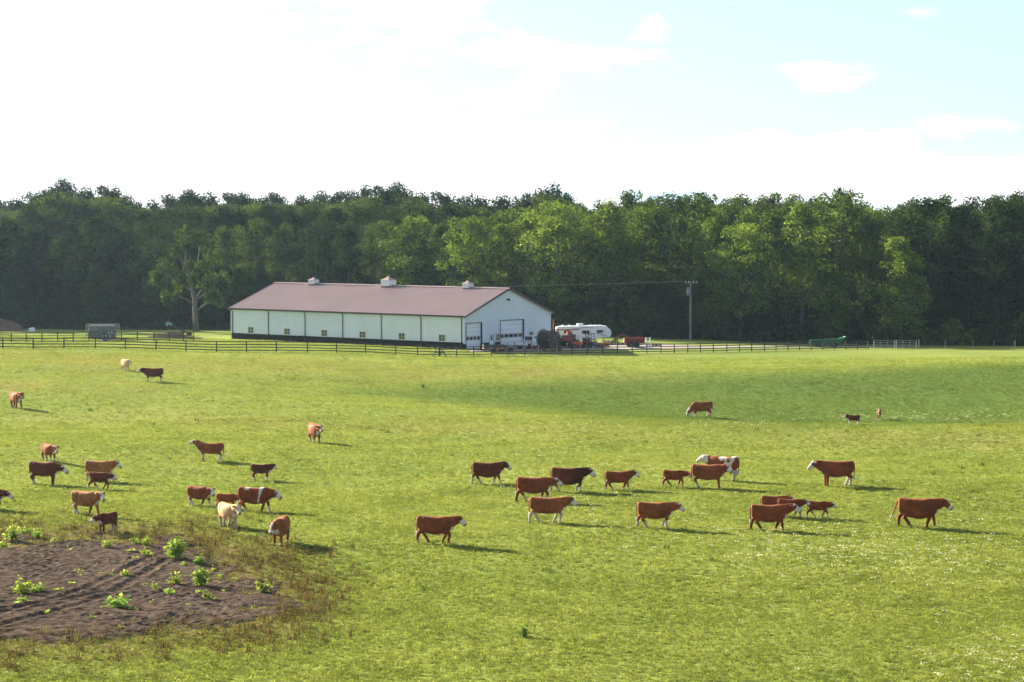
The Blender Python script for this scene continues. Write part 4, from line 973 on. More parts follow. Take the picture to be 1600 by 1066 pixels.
def cow_mesh(pose, head, calf, fat, coat, seed):
    """one continuous body grown from overlapping lofts; faces +X, hooves on z = 0"""
    mb = MB(); lk = 1.12 if calf else 1.0; bk = (.86 if calf else 1.0) * fat; yk = .8 if calf else 1.0
    dz = .06 if calf else 0.0
    rings = [(-.97, 1.11, .20, .16), (-.93, 1.08, .30, .24), (-.82, 1.035, .355, .285), (-.62, .985, .39, .31), (-.40, .945, .41, .325), (-.15, .918, .425, .355), (.12, .915, .425, .355), (.36, .955, .42, .315), (.55, .985, .395, .265), (.70, .99, .355, .22), (.80, 1.0, .27, .17), (.86, 1.0, .15, .10)]
    V = []; Fc = []; n = 18
    for x, zc, hh, hw in rings:
        hh2 = hh * (bk if hh > .2 else 1); top = zc + hh
        V += [(x * (.9 if calf else 1), y * bk, z) for y, z in superring(top - hh2, hh2, hw * yk, n, 2.6)]
    for i in range(len(rings) - 1):
        for k in range(n): Fc.append((i * n + k, i * n + (k + 1) % n, (i + 1) * n + (k + 1) % n, (i + 1) * n + k))
    Fc += [tuple(range(n - 1, -1, -1)), tuple(range((len(rings) - 1) * n, len(rings) * n))]
    mb.add(V, Fc)
    for s in (-1, 1): mb.tube([(-.66 * (.9 if calf else 1), s * .16 * yk, 1.26), (-.58 * (.9 if calf else 1), s * .255 * yk, 1.25), (-.50 * (.9 if calf else 1), s * .2 * yk, 1.22)], [.07, .07, .06], 7)      # hip bones
    # neck and head: hd = poll height, yaw turns it sideways
    ph, fx, pitch, yaw = head
    xk = .9 if calf else 1.0
    poll = Vector((fx * xk, 0, ph)); base = Vector((.55 * xk, 0, 1.08)); cy, sy = math.cos(yaw), math.sin(yaw)
    mid = base.lerp(poll, .55) + Vector((0, 0, .02))
    neckdir = (poll - Vector((.62 * xk, 0, 1.1)))
    off = Vector((.62 * xk, 0, 1.1)); nl = neckdir.length; ny = yaw * .45
    poll = off + Vector((neckdir.x * math.cos(ny), neckdir.x * math.sin(ny), neckdir.z)); mid = base.lerp(poll, .55)
    nd = (poll - base).normalized()
    mb.tube([base + Vector((-.12, 0, -.06)), base.lerp(poll, .30) + Vector((0, 0, -.07)), base.lerp(poll, .65) + Vector((0, 0, -.05)), poll + nd * .02 + Vector((0, 0, -.05))], [(.36, .225 * yk), (.315, .195 * yk), (.26, .165 * yk), (.205, .14)], 14)
    mb.tube([Vector((.60 * xk, 0, .78)), Vector((.80 * xk, 0, .80)), Vector((.90 * xk, 0, .92)), base.lerp(poll, .62) + Vector((.02, 0, -.24))], [(.16, .11), (.13, .085), (.10, .06), (.05, .035)], 8)      # brisket and dewlap
    hdir = Vector((math.cos(pitch) * cy, math.cos(pitch) * sy, -math.sin(pitch))); hl = .52 * (.86 if calf else 1)
    side = Vector((-sy, cy, 0)); upv = side.cross(hdir) * -1.0
    if upv.z < 0: upv = -upv
    mz = poll + hdir * hl
    mb.tube([poll - hdir * .07, poll + hdir * .05, poll + hdir * hl * .40, poll + hdir * hl * .74, poll + hdir * hl * .93, mz + hdir * .03], [(.12, .11), (.185, .145), (.170, .130), (.130, .105), (.130, .122), (.085, .09)], 12)
    ears = []
    for s in (-1, 1):
        e0 = poll + side * (s * .09) + upv * .03; e1 = poll + side * (s * .30) + upv * .00 - hdir * .06; ears.append((e0, e1)); m_ = e0.lerp(e1, .5)
        mb.tube([e0, m_, e1], [(.05, .04), (.09, .04), (.04, .03)], 8)
    # legs
    def leg(front, s, dx, lift):
        if front:
            J = [Vector((.50 * xk, s * .15 * yk, .98)), Vector((.50 * xk, s * .175 * yk, .74)), Vector((.50 * xk, s * .165 * yk, .43)), Vector((.50 * xk, s * .16 * yk, .12)), Vector((.53 * xk, s * .16 * yk, .03))]
            fr = [0, .22, .62, .98, 1.0]; rr = [(.24, .13), (.15, .105), .082, .066, .08]
            flex = .10 * abs(dx) / .25 if dx < 0 else .03
            kx = [0, 0, flex + lift * .9, -lift * .5, -lift * .55]
        else:
            J = [Vector((-.62 * xk, s * .16 * yk, 1.02)), Vector((-.56 * xk, s * .19 * yk, .76)), Vector((-.76 * xk, s * .175 * yk, .50)), Vector((-.71 * xk, s * .17 * yk, .13)), Vector((-.67 * xk, s * .17 * yk, .03))]
            fr = [0, .14, .50, .97, 1.0]; rr = [(.30, .155), (.225, .13), .096, .068, .082]; J.insert(2, J[1].lerp(J[2], .55)); fr = [0, .14, .34, .50, .97, 1.0]; rr.insert(2, .135)
            kx = [0, .02, 0, -.02 - (.05 if dx > 0 else 0), 0, 0]
        zl = [0, 0, lift * .55, lift, lift * .9] if front else [0, 0, 0, lift * .55, lift, lift * .9]
        out = []
        for j, f, k, z in zip(J, fr, kx, zl): out.append(j + Vector((dx * f + k, 0, z * .5 - (0 if j.z > .1 else 0))))
        sh = math.sqrt(max(0, 1 - (dx / 1.0) ** 2))
        mb.tube(out, rr, 10)
        p = out[-1]; mb.tube([p + Vector((-.03, 0, .04)), p + Vector((0, 0, -.03 if lift == 0 else 0))], [.07, .08], 8)
        return p
    feet = [leg(True, 1, *pose['fl']), leg(True, -1, *pose['fr']), leg(False, 1, *pose['hl']), leg(False, -1, *pose['hr'])]
    if not calf: mb.tube([(-.46, 0, .62), (-.44, 0, .55), (-.42, 0, .50)], [.16, .13, .05], 10)       # udder
    me = mb.mesh('cow_cage'); ob = bpy.data.objects.new('cow_cage', me); COL.objects.link(ob)
    rm = ob.modifiers.new('r', 'REMESH'); rm.mode = 'VOXEL'; rm.voxel_size = .030; sm = ob.modifiers.new('s', 'SMOOTH'); sm.factor = .5; sm.iterations = 3
    dg = bpy.context.evaluated_depsgraph_get(); ev = ob.evaluated_get(dg); body = bpy.data.meshes.new_from_object(ev, depsgraph=dg); bpy.data.objects.remove(ob)
    body.name = 'cow'; body.materials.clear(); body.materials.append(M['coat']); body.polygons.foreach_set('use_smooth', [True] * len(body.polygons))
    # coat
    base_c, opt = coat; nv = len(body.vertices); P = np.empty(nv * 3); body.vertices.foreach_get('co', P); P = P.reshape(-1, 3)
    nz = np.array([mnoise.noise((p[0] * 4 + seed, p[1] * 4, p[2] * 4)) for p in P]); nb = np.array([mnoise.noise((p[0] * 1.7 + seed * 3, p[1] * 1.7 + 5, p[2] * 1.7)) for p in P])
    col = np.tile(np.array(base_c), (nv, 1))
    fore = _sm(-.2, .7, P[:, 0])[:, None]
    col = col * (1 + .38 * nb[:, None] + .26 * nz[:, None])
    if 'darkfront' in opt: col = col * (1 - fore * .55)
    q = P - np.array(poll); h_ = q @ np.array(hdir); l_ = q @ np.array(side); u_ = q @ np.array(upv); rad = np.sqrt(l_ ** 2 + u_ ** 2)
    onhead = (h_ > -.03) & (h_ < hl + .1) & (rad < .20); ear = (np.abs(l_) > .14) & (h_ < .08) & (h_ > -.2)
    face = opt.get('face', 'white')
    white = np.zeros(nv, bool)
    if face == 'white': white |= onhead & ~ear & ((h_ + nz * .06 > hl * .30) | ((u_ > .06) & (h_ + nz * .05 > .02)))
    elif face == 'blaze': white |= onhead & ~ear & (np.abs(l_) + nz * .02 < .055) & (u_ > -.02); white |= onhead & (h_ > hl * .72)
    elif face == 'half': white |= onhead & ~ear & (h_ + nz * .06 > hl * .42)
    if face == 'white' and opt.get('patch', True): white &= ~(onhead & (np.abs(np.abs(l_) - .10) < .045) & (np.abs(h_ - hl * .32) < .065))
    stock = opt.get('socks', .34)
    legm = (P[:, 2] < stock + nz * .10) & (P[:, 2] > .07)
    if opt.get('socks_hind'): legm &= P[:, 0] < 0
    white |= legm & (nb > -.35)
    white |= (P[:, 2] < .63 + nz * .05 - .08 * (np.abs(P[:, 1]) > .12)) & (P[:, 2] > .45) & (np.abs(P[:, 1]) < .22) & (P[:, 0] > -.6) & (P[:, 0] < .35) if opt.get('belly', True) else False
    white |= (P[:, 0] > .55) & (P[:, 2] < .88 + nz * .06) & (P[:, 2] > .6) & (np.abs(P[:, 1]) < .13)
    if 'band' in opt: white |= (np.abs(P[:, 0] - .34 + .18 * (1.3 - P[:, 2]) + nz * .05) < .05 + .10 * np.clip((P[:, 2] - 1.0) * 2, 0, 1)); white |= (np.abs(P[:, 0] + .42 + nz * .1) < .12) & (P[:, 2] > 1.24)
    if 'blotch' in opt: white |= (nb + nz * .25 > .12) & (P[:, 2] > .5)
    if 'rump' in opt: white |= (P[:, 0] < -.5) & (P[:, 2] > 1.2) & (nz > 0)
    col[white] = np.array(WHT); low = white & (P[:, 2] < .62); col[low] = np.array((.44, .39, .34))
    muz = onhead & (h_ > hl * .93); col[muz] = np.array((.30, .20, .17))
    hoof = P[:, 2] < .06; col[hoof] = np.array((.05, .04, .035))
    rgba = np.c_[col, np.ones(nv)].astype(np.float32); a = body.attributes.new('coat', 'FLOAT_COLOR', 'POINT'); a.data.foreach_set('color', rgba.ravel())
    # tail
    sw = opt.get('swing', 0.0); tb = MB()
    T = [(-.90 * xk, 0, 1.30), (-.985 * xk, .01, 1.22), (-1.01 * xk - sw * .1, .02, 1.0), (-1.0 * xk - sw * .25, .03, .75), (-.99 * xk - sw * .4, .03, .60), (-1.0 * xk - sw * .5, .03, .45), (-1.0 * xk - sw * .5, .03, .36)]
    tb.tube(T[:5], [.05, .04, .032, .028, .030], 7); tail = tb.mesh('tail')
    s2 = MB().tube(T[4:], [.030, .060, .015], 7).mesh('tail_switch')
    for me_, c in ((tail, base_c), (s2, WHT if opt.get('wtail', True) else base_c)):
        me_.materials.append(M['coat']); a = me_.attributes.new('coat', 'FLOAT_COLOR', 'POINT'); a.data.foreach_set('color', np.tile(np.array([*c, 1], np.float32), len(me_.vertices))); me_.polygons.foreach_set('use_smooth', [True] * len(me_.polygons))
    eyes = [poll + hdir * (hl * .30) + side * (s * .120) + upv * .05 for s in (-1, 1)]
    nose = [mz + hdir * .025 + side * (s * .035) + upv * .01 for s in (-1, 1)]
    return body, tail, s2, eyes, nose
EYE = MB().lathe([(0, -.022), (.016, -.015), (.024, 0), (.016, .015), (0, .022)], (0, 0, 0), 'Z', 8).mesh('eye'); EYE.materials.append(M['eye']); EYE.polygons.foreach_set('use_smooth', [True] * len(EYE.polygons))
UP = (1.34, 1.10, .75, 0); LEVEL = (1.27, 1.14, .62, 0); LOW = (1.14, 1.16, .70, 0); HIGH = (1.52, 1.05, .38, 0)
def hd(h, yaw, pitch=None): return (h[0], h[1], h[2] if pitch is None else pitch, yaw)
GRAZE = (.60, 1.12, 1.15, 0)
COWS = [
 # bbox x0 x1 y0 y1, heading, pose, head, calf, fat, coat, kind, label
 (187, 208, 561, 580, -62, STAND, hd(LEVEL, .2), 0, 1.0, (CRM, {}), 'cow', 'cream and tan cow nearest the far board fence, beside a dark red one'),
 (219, 249, 571, 597, -172, STAND, hd(LEVEL, .3), 0, 1.0, (DRED, {}), 'cow', 'dark red cow with white face standing just right of the far cream cow'),
 (13, 40, 612, 639, -58, WALK_A, hd(LEVEL, .15), 0, 1.0, (ORG, dict(face='none', socks=.1)), 'cow', 'orange-red cow walking alone at the far left of the herd'),
 (294, 350, 687, 721, 178, STAND, hd(HIGH, 0), 0, .94, (BRN, dict(socks=.5)), 'cow', 'brown cow facing left with raised white head, alone above the calf group'),
 (480, 506, 660, 693, -70, WALK_C, hd(LEVEL, .1), 0, 1.02, (ORG, dict(socks=.3, face='blaze')), 'cow', 'orange-red cow walking straight at the viewer, alone in mid pasture'),
 (60, 96, 693, 722, -52, STAND, hd(LOW, -.1), 0, 1.0, (ORG, dict(face='blaze')), 'cow', 'orange-brown cow with white blaze standing behind a dark red cow'),
 (49, 103, 718, 758, -14, STAND, hd(LOW, -.1), 0, 1.0, (DRED, dict(face='white', socks_hind=True)), 'cow', 'dark red cow facing right in front of the white-blazed one'),
 (137, 187, 716, 753, -10, WALK_A, hd(LEVEL, -.15), 0, 1.0, (TAN, {}), 'cow', 'tan cow with a dark calf standing against its side'),
 (142, 178, 734, 765, -16, WALK_B, hd(LOW, 0), 1, 1.0, (DRED, dict(socks_hind=True)), 'calf', 'small dark red calf in front of the tan cow'),
 (-40, 21, 762, 796, -8, WALK_B, hd(LOW, -.1), 0, 1.0, (DRED, dict(socks=.1)), 'cow', 'dark red cow cut off by the left edge of the picture'),
 (112, 164, 765, 806, -30, WALK_A, hd(LEVEL, -.35), 0, 1.0, (TAN, dict(socks_hind=True)), 'cow', 'light tan cow walking right, directly behind a calf at the mud edge'),
 (147, 177, 797, 833, -128, STAND, hd(LOW, -.25), 1, 1.0, (DRED, dict(face='half', socks_hind=True)), 'calf', 'dark red calf facing left at the edge of the mud'),
 (392, 434, 724, 751, 3, STAND, hd(UP, -.2), 1, 1.0, (DRED, dict(face='half', socks=.25)), 'calf', 'lone dark red calf above the white-banded cow'),
 (294, 335, 757, 792, -32, WALK_A, hd(LEVEL, -.5), 0, .98, (RED, dict(socks=.42)), 'cow', 'red cow with white face turned to the viewer, left of the cream cow'),
 (343, 375, 767, 797, -8, WALK_B, hd(LOW, -.3), 1, 1.0, (BRN, dict(face='half')), 'calf', 'small brown calf between the cream cow and the white-banded cow'),
 (375, 438, 758, 801, -8, WALK_A, hd(LOW, -.45), 0, 1.06, (RED, dict(band=1, socks=.3)), 'cow', 'large red cow with a white band behind its shoulder'),
 (339, 379, 784, 826, -60, WALK_C, hd(LEVEL, .05), 0, 1.0, (CRM, dict(socks=.5)), 'cow', 'pale cream cow with grey face walking before the white-banded cow'),
 (419, 454, 805, 853, -99, STAND, hd((1.12, 1.10, .95, 0), -.35), 0, 1.0, (ORG, dict(face='blaze', socks=.1)), 'cow', 'orange-red cow with lowered blazed head, lowest of the left group'),
 (656, 724, 802, 849, -14, WALK_B, hd(LEVEL, -.15), 0, 1.0, (RED, dict(face='half', socks_hind=True, socks=.3)), 'cow', 'red cow walking right on its own in the lower middle of the pasture'),
 (733, 802, 722, 757, 2, WALK_A, hd(UP, -.25), 0, 1.02, (DRED, dict(face='blaze')), 'cow', 'dark red cow at the tail end of the upper line'),
 (806, 879, 744, 784, -3, WALK_B, hd(LEVEL, -.1), 0, 1.02, (RED, {}), 'cow', 'dark red cow between the nearly black bull and the brown cow below'),
 (860, 931, 729, 769, -3, WALK_C, hd(LEVEL, -.1, .9), 0, 1.1, (DRED, dict(darkfront=1)), 'bull', 'heavy bull with nearly black forequarters and a white face'),
 (827, 902, 774, 818, -3, WALK_B, hd(UP, 0), 0, 1.0, (BRN, dict(face='half', socks=.55)), 'cow', 'brown cow with pale stockings directly below the dark bull group'),
 (945, 1000, 734, 766, 0, WALK_A, hd(UP, 0), 0, .92, (RED, dict(socks=.2)), 'cow', 'slender young red cow next ahead of the dark bull'),
 (1037, 1079, 732, 761, -6, WALK_B, hd(LOW, 0), 1, 1.0, (RED, dict(socks=.2)), 'calf', 'red calf following close behind the cow beside the blotched one'),
 (1085, 1141, 722, 763, -10, STAND, hd(LEVEL, -.9), 0, 1.05, (BRN, dict(socks_hind=True)), 'cow', 'brown cow with turned white face in front of the white-blotched cow'),
 (1093, 1150, 708, 752, 152, STAND, hd(LEVEL, .2), 0, 1.0, (ORG, dict(blotch=1, socks=.6)), 'cow', 'orange and white blotched cow seen from behind'),
 (995, 1070, 783, 825, 0, WALK_C, hd(LEVEL, 0), 0, 1.0, (BRN, dict(socks=.35)), 'cow', 'light brown cow walking right alone below the calf'),
 (1264, 1332, 717, 760, 183, STAND, hd(UP, 0), 0, 1.0, (RED, dict(socks_hind=True, socks=.45)), 'cow', 'red cow with white face standing broadside and facing left'),
 (1170, 1254, 787, 830, -3, WALK_A, hd(LEVEL, -.1), 0, 1.04, (RED, dict(socks=.2, belly=True)), 'cow', 'long red cow walking in front of two half-hidden young ones'),
 (1191, 1240, 771, 807, 3, WALK_B, hd(LEVEL, 0), 1, 1.05, (BRN, {}), 'calf', 'brown young animal, mostly hidden, last of the three behind the long red cow'),
 (1217, 1262, 776, 810, -8, WALK_A, hd(LEVEL, 0), 1, 1.05, (RED, {}), 'calf', 'red young animal half hidden behind the head of the long red cow'),
 (1263, 1304, 780, 809, -14, WALK_B, hd(LOW, 0), 1, 1.0, (RED, dict(socks=.3)), 'calf', 'small red calf walking ahead of the long red cow'),
 (1402, 1489, 777, 825, -8, WALK_A, hd(LEVEL, -.35), 0, 1.03, (RED, dict(socks=.12, swing=.6, face='blaze')), 'cow', 'red cow with white blaze leading the herd furthest right'),
 (1075, 1110, 625, 652, 190, STAND, GRAZE, 0, 1.0, (BRN, {}), 'cow', 'brown cow grazing head down in the shaded hollow'),
 (1319, 1342, 646, 664, 180, STAND, hd(UP, 0), 1, 1.0, (DRED, dict(socks=.55)), 'calf', 'small dark calf facing left in the hollow among white flowers'),
 (1366, 1381, 640, 657, -97, STAND, hd(LEVEL, 0), 1, 1.0, (RED, dict(socks=.15, face='blaze')), 'calf', 'small red calf facing the viewer at the back of the hollow'),
]
def cattle():
    for i, (x0, x1, y0, y1, hdg, pose, head, calf, fat, coat, cat, label) in enumerate(COWS):
        gj = random.Random(i * 7 + 3); pose = {k: (v[0] + gj.uniform(-.07, .07), v[1]) for k, v in pose.items()}; head = (head[0] + gj.uniform(-.07, .05), head[1] + gj.uniform(-.04, .03), head[2] + gj.uniform(-.12, .15), head[3] + gj.uniform(-.15, .1)); fat = fat * gj.uniform(1.0, 1.08)
        body, tail, s2, eyes, nose = cow_mesh(pose, head, calf, fat, coat, i * 1.37)
        P = np.empty(len(body.vertices) * 3); body.vertices.foreach_get('co', P); P = P.reshape(-1, 3)
        lo = P[:, 2].min(); a = R(hdg); Rm = np.array([[math.cos(a), -math.sin(a), 0], [math.sin(a), math.cos(a), 0], [0, 0, 1]]); Q = (P - [0, 0, lo]) @ Rm.T
        cx, cy, s = (x0 + x1) / 2, y1 - 2.0, 1.0
        wt = .62 + .3 * abs(math.sin(R(hdg)))
        for _ in range(5):
            g = ground(cx, cy); ux, uy = project_np(Q * s + np.array(g))
            hs = (y1 - y0) / (uy.max() - uy.min()); ws = (x1 - x0) / (ux.max() - ux.min()); s *= (hs * wt + ws * (1 - wt))
            cx += (x0 + x1) / 2 - (ux.max() + ux.min()) / 2; cy += y1 - uy.max()
        g = ground(cx, cy)
        o = link(cat, body, None, None, g - Vector((0, 0, lo * s + .015)), a); o.scale = (s, s, s); tag(o, label, cat, 'cattle of the herd')
        t = link('tail', tail, None, o); link('tail_switch', s2, None, t)
        for e in eyes: link('eye', EYE, None, o, e)
cattle()

# ------------------------------------------------------------------ vehicles and implements in the yard
def wheel(parent, c, r, w, rim='steel', axis='Y'):
    t = MB().lathe([(r * .55, -w / 2), (r * .92, -w / 2), (r, -w * .32), (r, w * .32), (r * .92, w / 2), (r * .55, w / 2)], c, axis, 18).build('wheel', 'rubber', parent, smooth=False)
    MB().lathe([(.02, -w * .42), (r * .5, -w * .42), (r * .57, -w * .3), (r * .57, w * .3), (r * .5, w * .42), (.02, w * .42)], c, axis, 14).build('rim', rim, t)
    return t
def pickup():
    g = onland(831, 352.6); r_ = empty('pickup_truck', g, R(50), 'white pickup truck parked against the barn gable beside the hose reel', 'truck')
    # side outline: x forward, z up
    body = MB()
    prof = [(-2.75, .55), (-2.75, 1.12), (-.75, 1.12), (-.75, 1.16), (.75, 1.16), (.95, 1.12), (2.35, 1.02), (2.6, .92), (2.65, .55), (2.2, .50), (2.05, .75), (1.7, .9), (1.35, .75), (1.2, .48), (-1.15, .48), (-1.3, .75), (-1.65, .9), (-2.0, .75), (-2.15, .5)]
    body.prism(prof, -.95, .95); body.build('body', 'white', r_)
    cab = MB(); V = [(-.75, -.9, 1.14), (1.0, -.9, 1.14), (1.0, .9, 1.14), (-.75, .9, 1.14), (-.6, -.74, 1.82), (.25, -.74, 1.82), (.25, .74, 1.82), (-.6, .74, 1.82)]
    cab.add(V, [(3, 2, 1, 0), (4, 5, 6, 7), (0, 1, 5, 4), (1, 2, 6, 5), (2, 3, 7, 6), (3, 0, 4, 7)]); cab.build('cab', 'white', r_)
    for s in (-1, 1):
        MB().add([(-.55, s * .875, 1.2), (.78, s * .885, 1.2), (.2, s * .765, 1.75), (-.48, s * .765, 1.75)], [(0, 1, 2, 3)]).build('side_window', 'glassdark', r_)
        MB().box((.95, s * 1.02, 1.25), (.12, .2, .18)).build('mirror', 'black', r_)
        MB().box((2.62, s * .7, .82), (.08, .34, .18)).build('headlight', 'glass', r_)
        MB().box((-2.77, s * .84, .88), (.05, .14, .34)).build('tail_light', 'red', r_)
    MB().add([(.98, -.78, 1.2), (.98, .78, 1.2), (.3, .68, 1.79), (.3, -.68, 1.79)], [(0, 1, 2, 3)]).build('windscreen', 'glassdark', r_)
    MB().add([(-.76, -.7, 1.24), (-.76, .7, 1.24), (-.66, .62, 1.74), (-.66, -.62, 1.74)], [(0, 1, 2, 3)]).build('rear_window', 'glassdark', r_)
    MB().box((-2.82, 0, .55), (.14, 1.85, .16)).build('bumper', 'greysteel', r_); MB().box((2.7, 0, .52), (.12, 1.85, .2)).build('bumper', 'greysteel', r_)
    MB().box((-1.75, 0, 1.126), (1.85, 1.6, .012)).build('bed_liner', 'black', r_)
    for x in (-1.65, 1.7):
        for s in (-1, 1): wheel(r_, (x, s * .82, .40), .40, .26)
def hose_reel():
    g = onland(857, 347.5); r_ = empty('hose_reel', g, R(-40), 'huge black hose reel on a red frame in front of the yard fence gap', 'hose reel')
    for x in (-.95, .95):
        fl = MB(); ring = [(1.42 * math.cos(a), 1.42 * math.sin(a) + 1.6) for a in np.linspace(0, 2 * math.pi, 33)]
        fl.tube([(x, y, z) for y, z in ring], .055, 6, cap=False); fl.build('flange_ring', 'hose', r_)
        MB().lathe([(.02, -.02), (1.3, -.02), (1.3, .02), (.02, .02)], (x * .985, 0, 1.6), 'X', 32).build('flange_plate', 'black', r_)
        for k in range(8):
            a = k * math.pi / 4; MB().tube([(x, 0, 1.6), (x, 1.4 * math.cos(a), 1.6 + 1.4 * math.sin(a))], .035, 5).build('spoke', 'greysteel', r_)
    co = MB()
    for i in range(9):
        x = -.8 + i * .2
        co.tube([(x, 1.16 * math.cos(a), 1.6 + 1.16 * math.sin(a)) for a in np.linspace(0, 2 * math.pi, 29)], .105, 7, cap=False)
    o = co.build('coiled_hose', 'hose', r_, smooth=True); o['kind'] = 'stuff'
    MB().lathe([(.02, -.93), (1.06, -.92), (1.06, .92), (.02, .93)], (0, 0, 1.6), 'X', 24).build('drum', 'black', r_)
    MB().tube([(-1.3, 0, 1.6), (1.3, 0, 1.6)], .07, 8).build('axle', 'red', r_)
    for x in (-1.2, 1.2):
        MB().tube([(x, -.9, .45), (x, 0, 1.6), (x, .9, .45)], .06, 6).build('support_arm', 'red', r_); MB().box((x, 0, .42), (.1, 3.0, .12)).build('frame_rail', 'red', r_)
    MB().tube([(-1.2, -1.4, .42), (-1.9, -1.4, 1.35), (-2.6, -1.3, 1.4)], .05, 6).build('drawbar', 'red', r_)
    for x in (-1.35, 1.35): wheel(r_, (x, .7, .38), .38, .22, 'red', 'X')
    MB().box((0, -1.35, .42), (2.4, .1, .12)).build('cross_rail', 'red', r_)
def utility_trailer():
    g = onland(772, 342.5); r_ = empty('utility_trailer', g, R(8), 'low dark flat trailer with reddish bed parked before the big barn door', 'trailer')
    MB().box((0, 0, .55), (3.0, 1.6, .1)).build('bed', 'rust', r_)
    for s in (-1, 1):
        for k in range(4): MB().box((-1.4 + k * .93, s * .78, .82), (.07, .06, .5)).build('stake', 'black', r_)
        MB().box((0, s * .78, .95), (3.0, .05, .18)).build('side_board', 'black', r_); MB().box((0, s * .78, .70), (3.0, .05, .14)).build('side_board', 'black', r_)
        wheel(r_, (-.1, s * .92, .33), .33, .2)
    MB().box((-1.48, 0, .85), (.06, 1.5, .45)).build('headboard', 'black', r_)
    MB().tube([(1.5, -.5, .5), (2.4, 0, .45)], .04, 5).build('drawbar', 'greysteel', r_); MB().tube([(1.5, .5, .5), (2.4, 0, .45)], .04, 5).build('drawbar', 'greysteel', r_)
def quad_bike():
    g = onland(790, 344.5); r_ = empty('quad_bike', g, R(20), 'small white and black four-wheeled bike standing behind the flat trailer', 'quad bike')
    MB().box((.55, 0, .72), (.75, .8, .22), bevel=.08).build('front_fender', 'white', r_); MB().box((-.55, 0, .72), (.75, .85, .22), bevel=.08).build('rear_fender', 'white', r_)
    MB().box((-.15, 0, .86), (.85, .34, .16), bevel=.05).build('seat', 'black', r_); MB().box((0, 0, .48), (1.3, .4, .3), bevel=.06).build('chassis', 'greysteel', r_)
    MB().tube([(.4, 0, .8), (.28, 0, 1.12)], .04, 6).tube([(.25, -.4, 1.16), (.28, 0, 1.12), (.25, .4, 1.16)], .025, 6).build('handlebar', 'black', r_)
    for x, z in ((.65, .9), (-.65, .9)): MB().box((x, 0, z), (.6, .7, .03)).build('rack', 'greysteel', r_)
    for x in (-.62, .62):
        for s in (-1, 1): wheel(r_, (x, s * .48, .3), .3, .24)
def barrel(px, D, label, mat='black'):
    o = MB().lathe([(.02, 0), (.28, 0), (.30, .04), (.30, .3), (.315, .32), (.30, .34), (.30, .6), (.315, .62), (.30, .64), (.30, .9), (.31, .93), (.27, .94), (.26, .90), (.02, .90)], (0, 0, 0), 'Z', 16).build('barrel', mat, None, onland(px, D)); tag(o, label, 'barrel')
def boom_implement():
    g = onland(884, 366); r_ = empty('boom_implement', g, 0, 'faded red farm implement with tall T-mast and long beam before the camper', 'implement')
    MB().tube([(-1.75, 0, .3), (-1.75, 0, 3.55)], .09, 6).build('mast', 'red', r_); MB().box((-1.7, 0, 3.55), (1.25, .1, .1)).build('mast_top', 'rust', r_)
    MB().box((.1, 0, 2.05), (3.9, .14, .16)).build('beam', 'red', r_); MB().box((0, 0, .55), (3.9, .9, .14)).build('frame', 'rust', r_)
    for x in (-1.2, .2, 1.7): MB().tube([(x, 0, .6), (x + .2, 0, 2.05)], .05, 5).build('strut', 'red', r_)
    MB().lathe([(.05, -.5), (.42, -.45), (.45, 0), (.42, .45), (.05, .5)], (.55, -.1, 1.35), 'Z', 14).build('hopper', 'red', r_)
    MB().box((1.0, 0, 1.05), (.9, .7, .7), bevel=.06).build('tank', 'black', r_)
    MB().tube([(.35, 0, 2.1), (.35, 0, 3.2)], .02, 5).build('rod', 'rust', r_)
    for s in (-1, 1): wheel(r_, (-1.2, s * .6, .36), .36, .2, 'red'); wheel(r_, (1.3, s * .6, .36), .36, .2, 'red')
    MB().box((1.95, -.1, 1.5), (.28, .12, 1.05)).build('white_panel', 'white', r_)
def red_tractor():
    g = onland(879, 357.5); r_ = empty('tractor', g, R(-12), 'old dark red tractor parked between the hose reel and the riding mower', 'tractor')
    MB().box((.75, 0, 1.15), (1.5, .62, .62), taper=(1, .82), bevel=.07).build('hood', 'red', r_); MB().box((1.52, 0, 1.1), (.06, .56, .55)).build('grille', 'black', r_)
    MB().box((.1, 0, .75), (2.5, .5, .4), bevel=.05).build('chassis', 'black', r_); MB().box((-.75, 0, 1.2), (.5, .5, .14), bevel=.05).build('seat', 'black', r_); MB().box((-1.0, 0, 1.45), (.12, .5, .45), bevel=.04).build('seat_back', 'black', r_)
    MB().tube([(-.05, 0, 1.35), (-.3, 0, 1.7)], .03, 6).lathe([(.17, -.015), (.2, 0), (.17, .015)], (-.3, 0, 1.7), 'Z', 14).build('steering_wheel', 'black', r_)
    MB().tube([(.85, .18, 1.4), (.85, .18, 2.25)], .045, 7).build('exhaust', 'greysteel', r_)
    for s in (-1, 1):
        MB().box((-.8, s * .72, 1.46), (1.1, .4, .08), bevel=.03).build('fender', 'red', r_); wheel(r_, (-.8, s * .74, .72), .72, .38, 'red'); wheel(r_, (1.15, s * .6, .36), .36, .2, 'red')
        MB().tube([(-1.15, s * .5, 1.4), (-1.15, s * .5, 2.5)], .045, 6).build('roll_bar', 'black', r_)
    MB().tube([(-1.15, -.5, 2.5), (-1.15, .5, 2.5)], .045, 6).build('roll_bar', 'black', r_)
def pallets():
    for px, D, n, lab in ((951, 368, 4, 'low stack of grey wooden pallets left of the hoop feeder'), (1026, 366, 3, 'grey wooden pallets stacked beyond the white stand')):
        g = onland(px, D); r_ = empty('pallet_stack', g, random.uniform(-.3, .3), lab, 'pallet stack')
        for k in range(n):
            z = .08 + k * .15
            for y in np.linspace(-.5, .5, 6): MB().box((random.uniform(-.03, .03), y, z + .06), (1.2, .12, .025)).build('plank', 'wood', r_)
            for x in (-.52, 0, .52): MB().box((x, 0, z), (.1, 1.1, .09)).build('bearer', 'wood', r_)
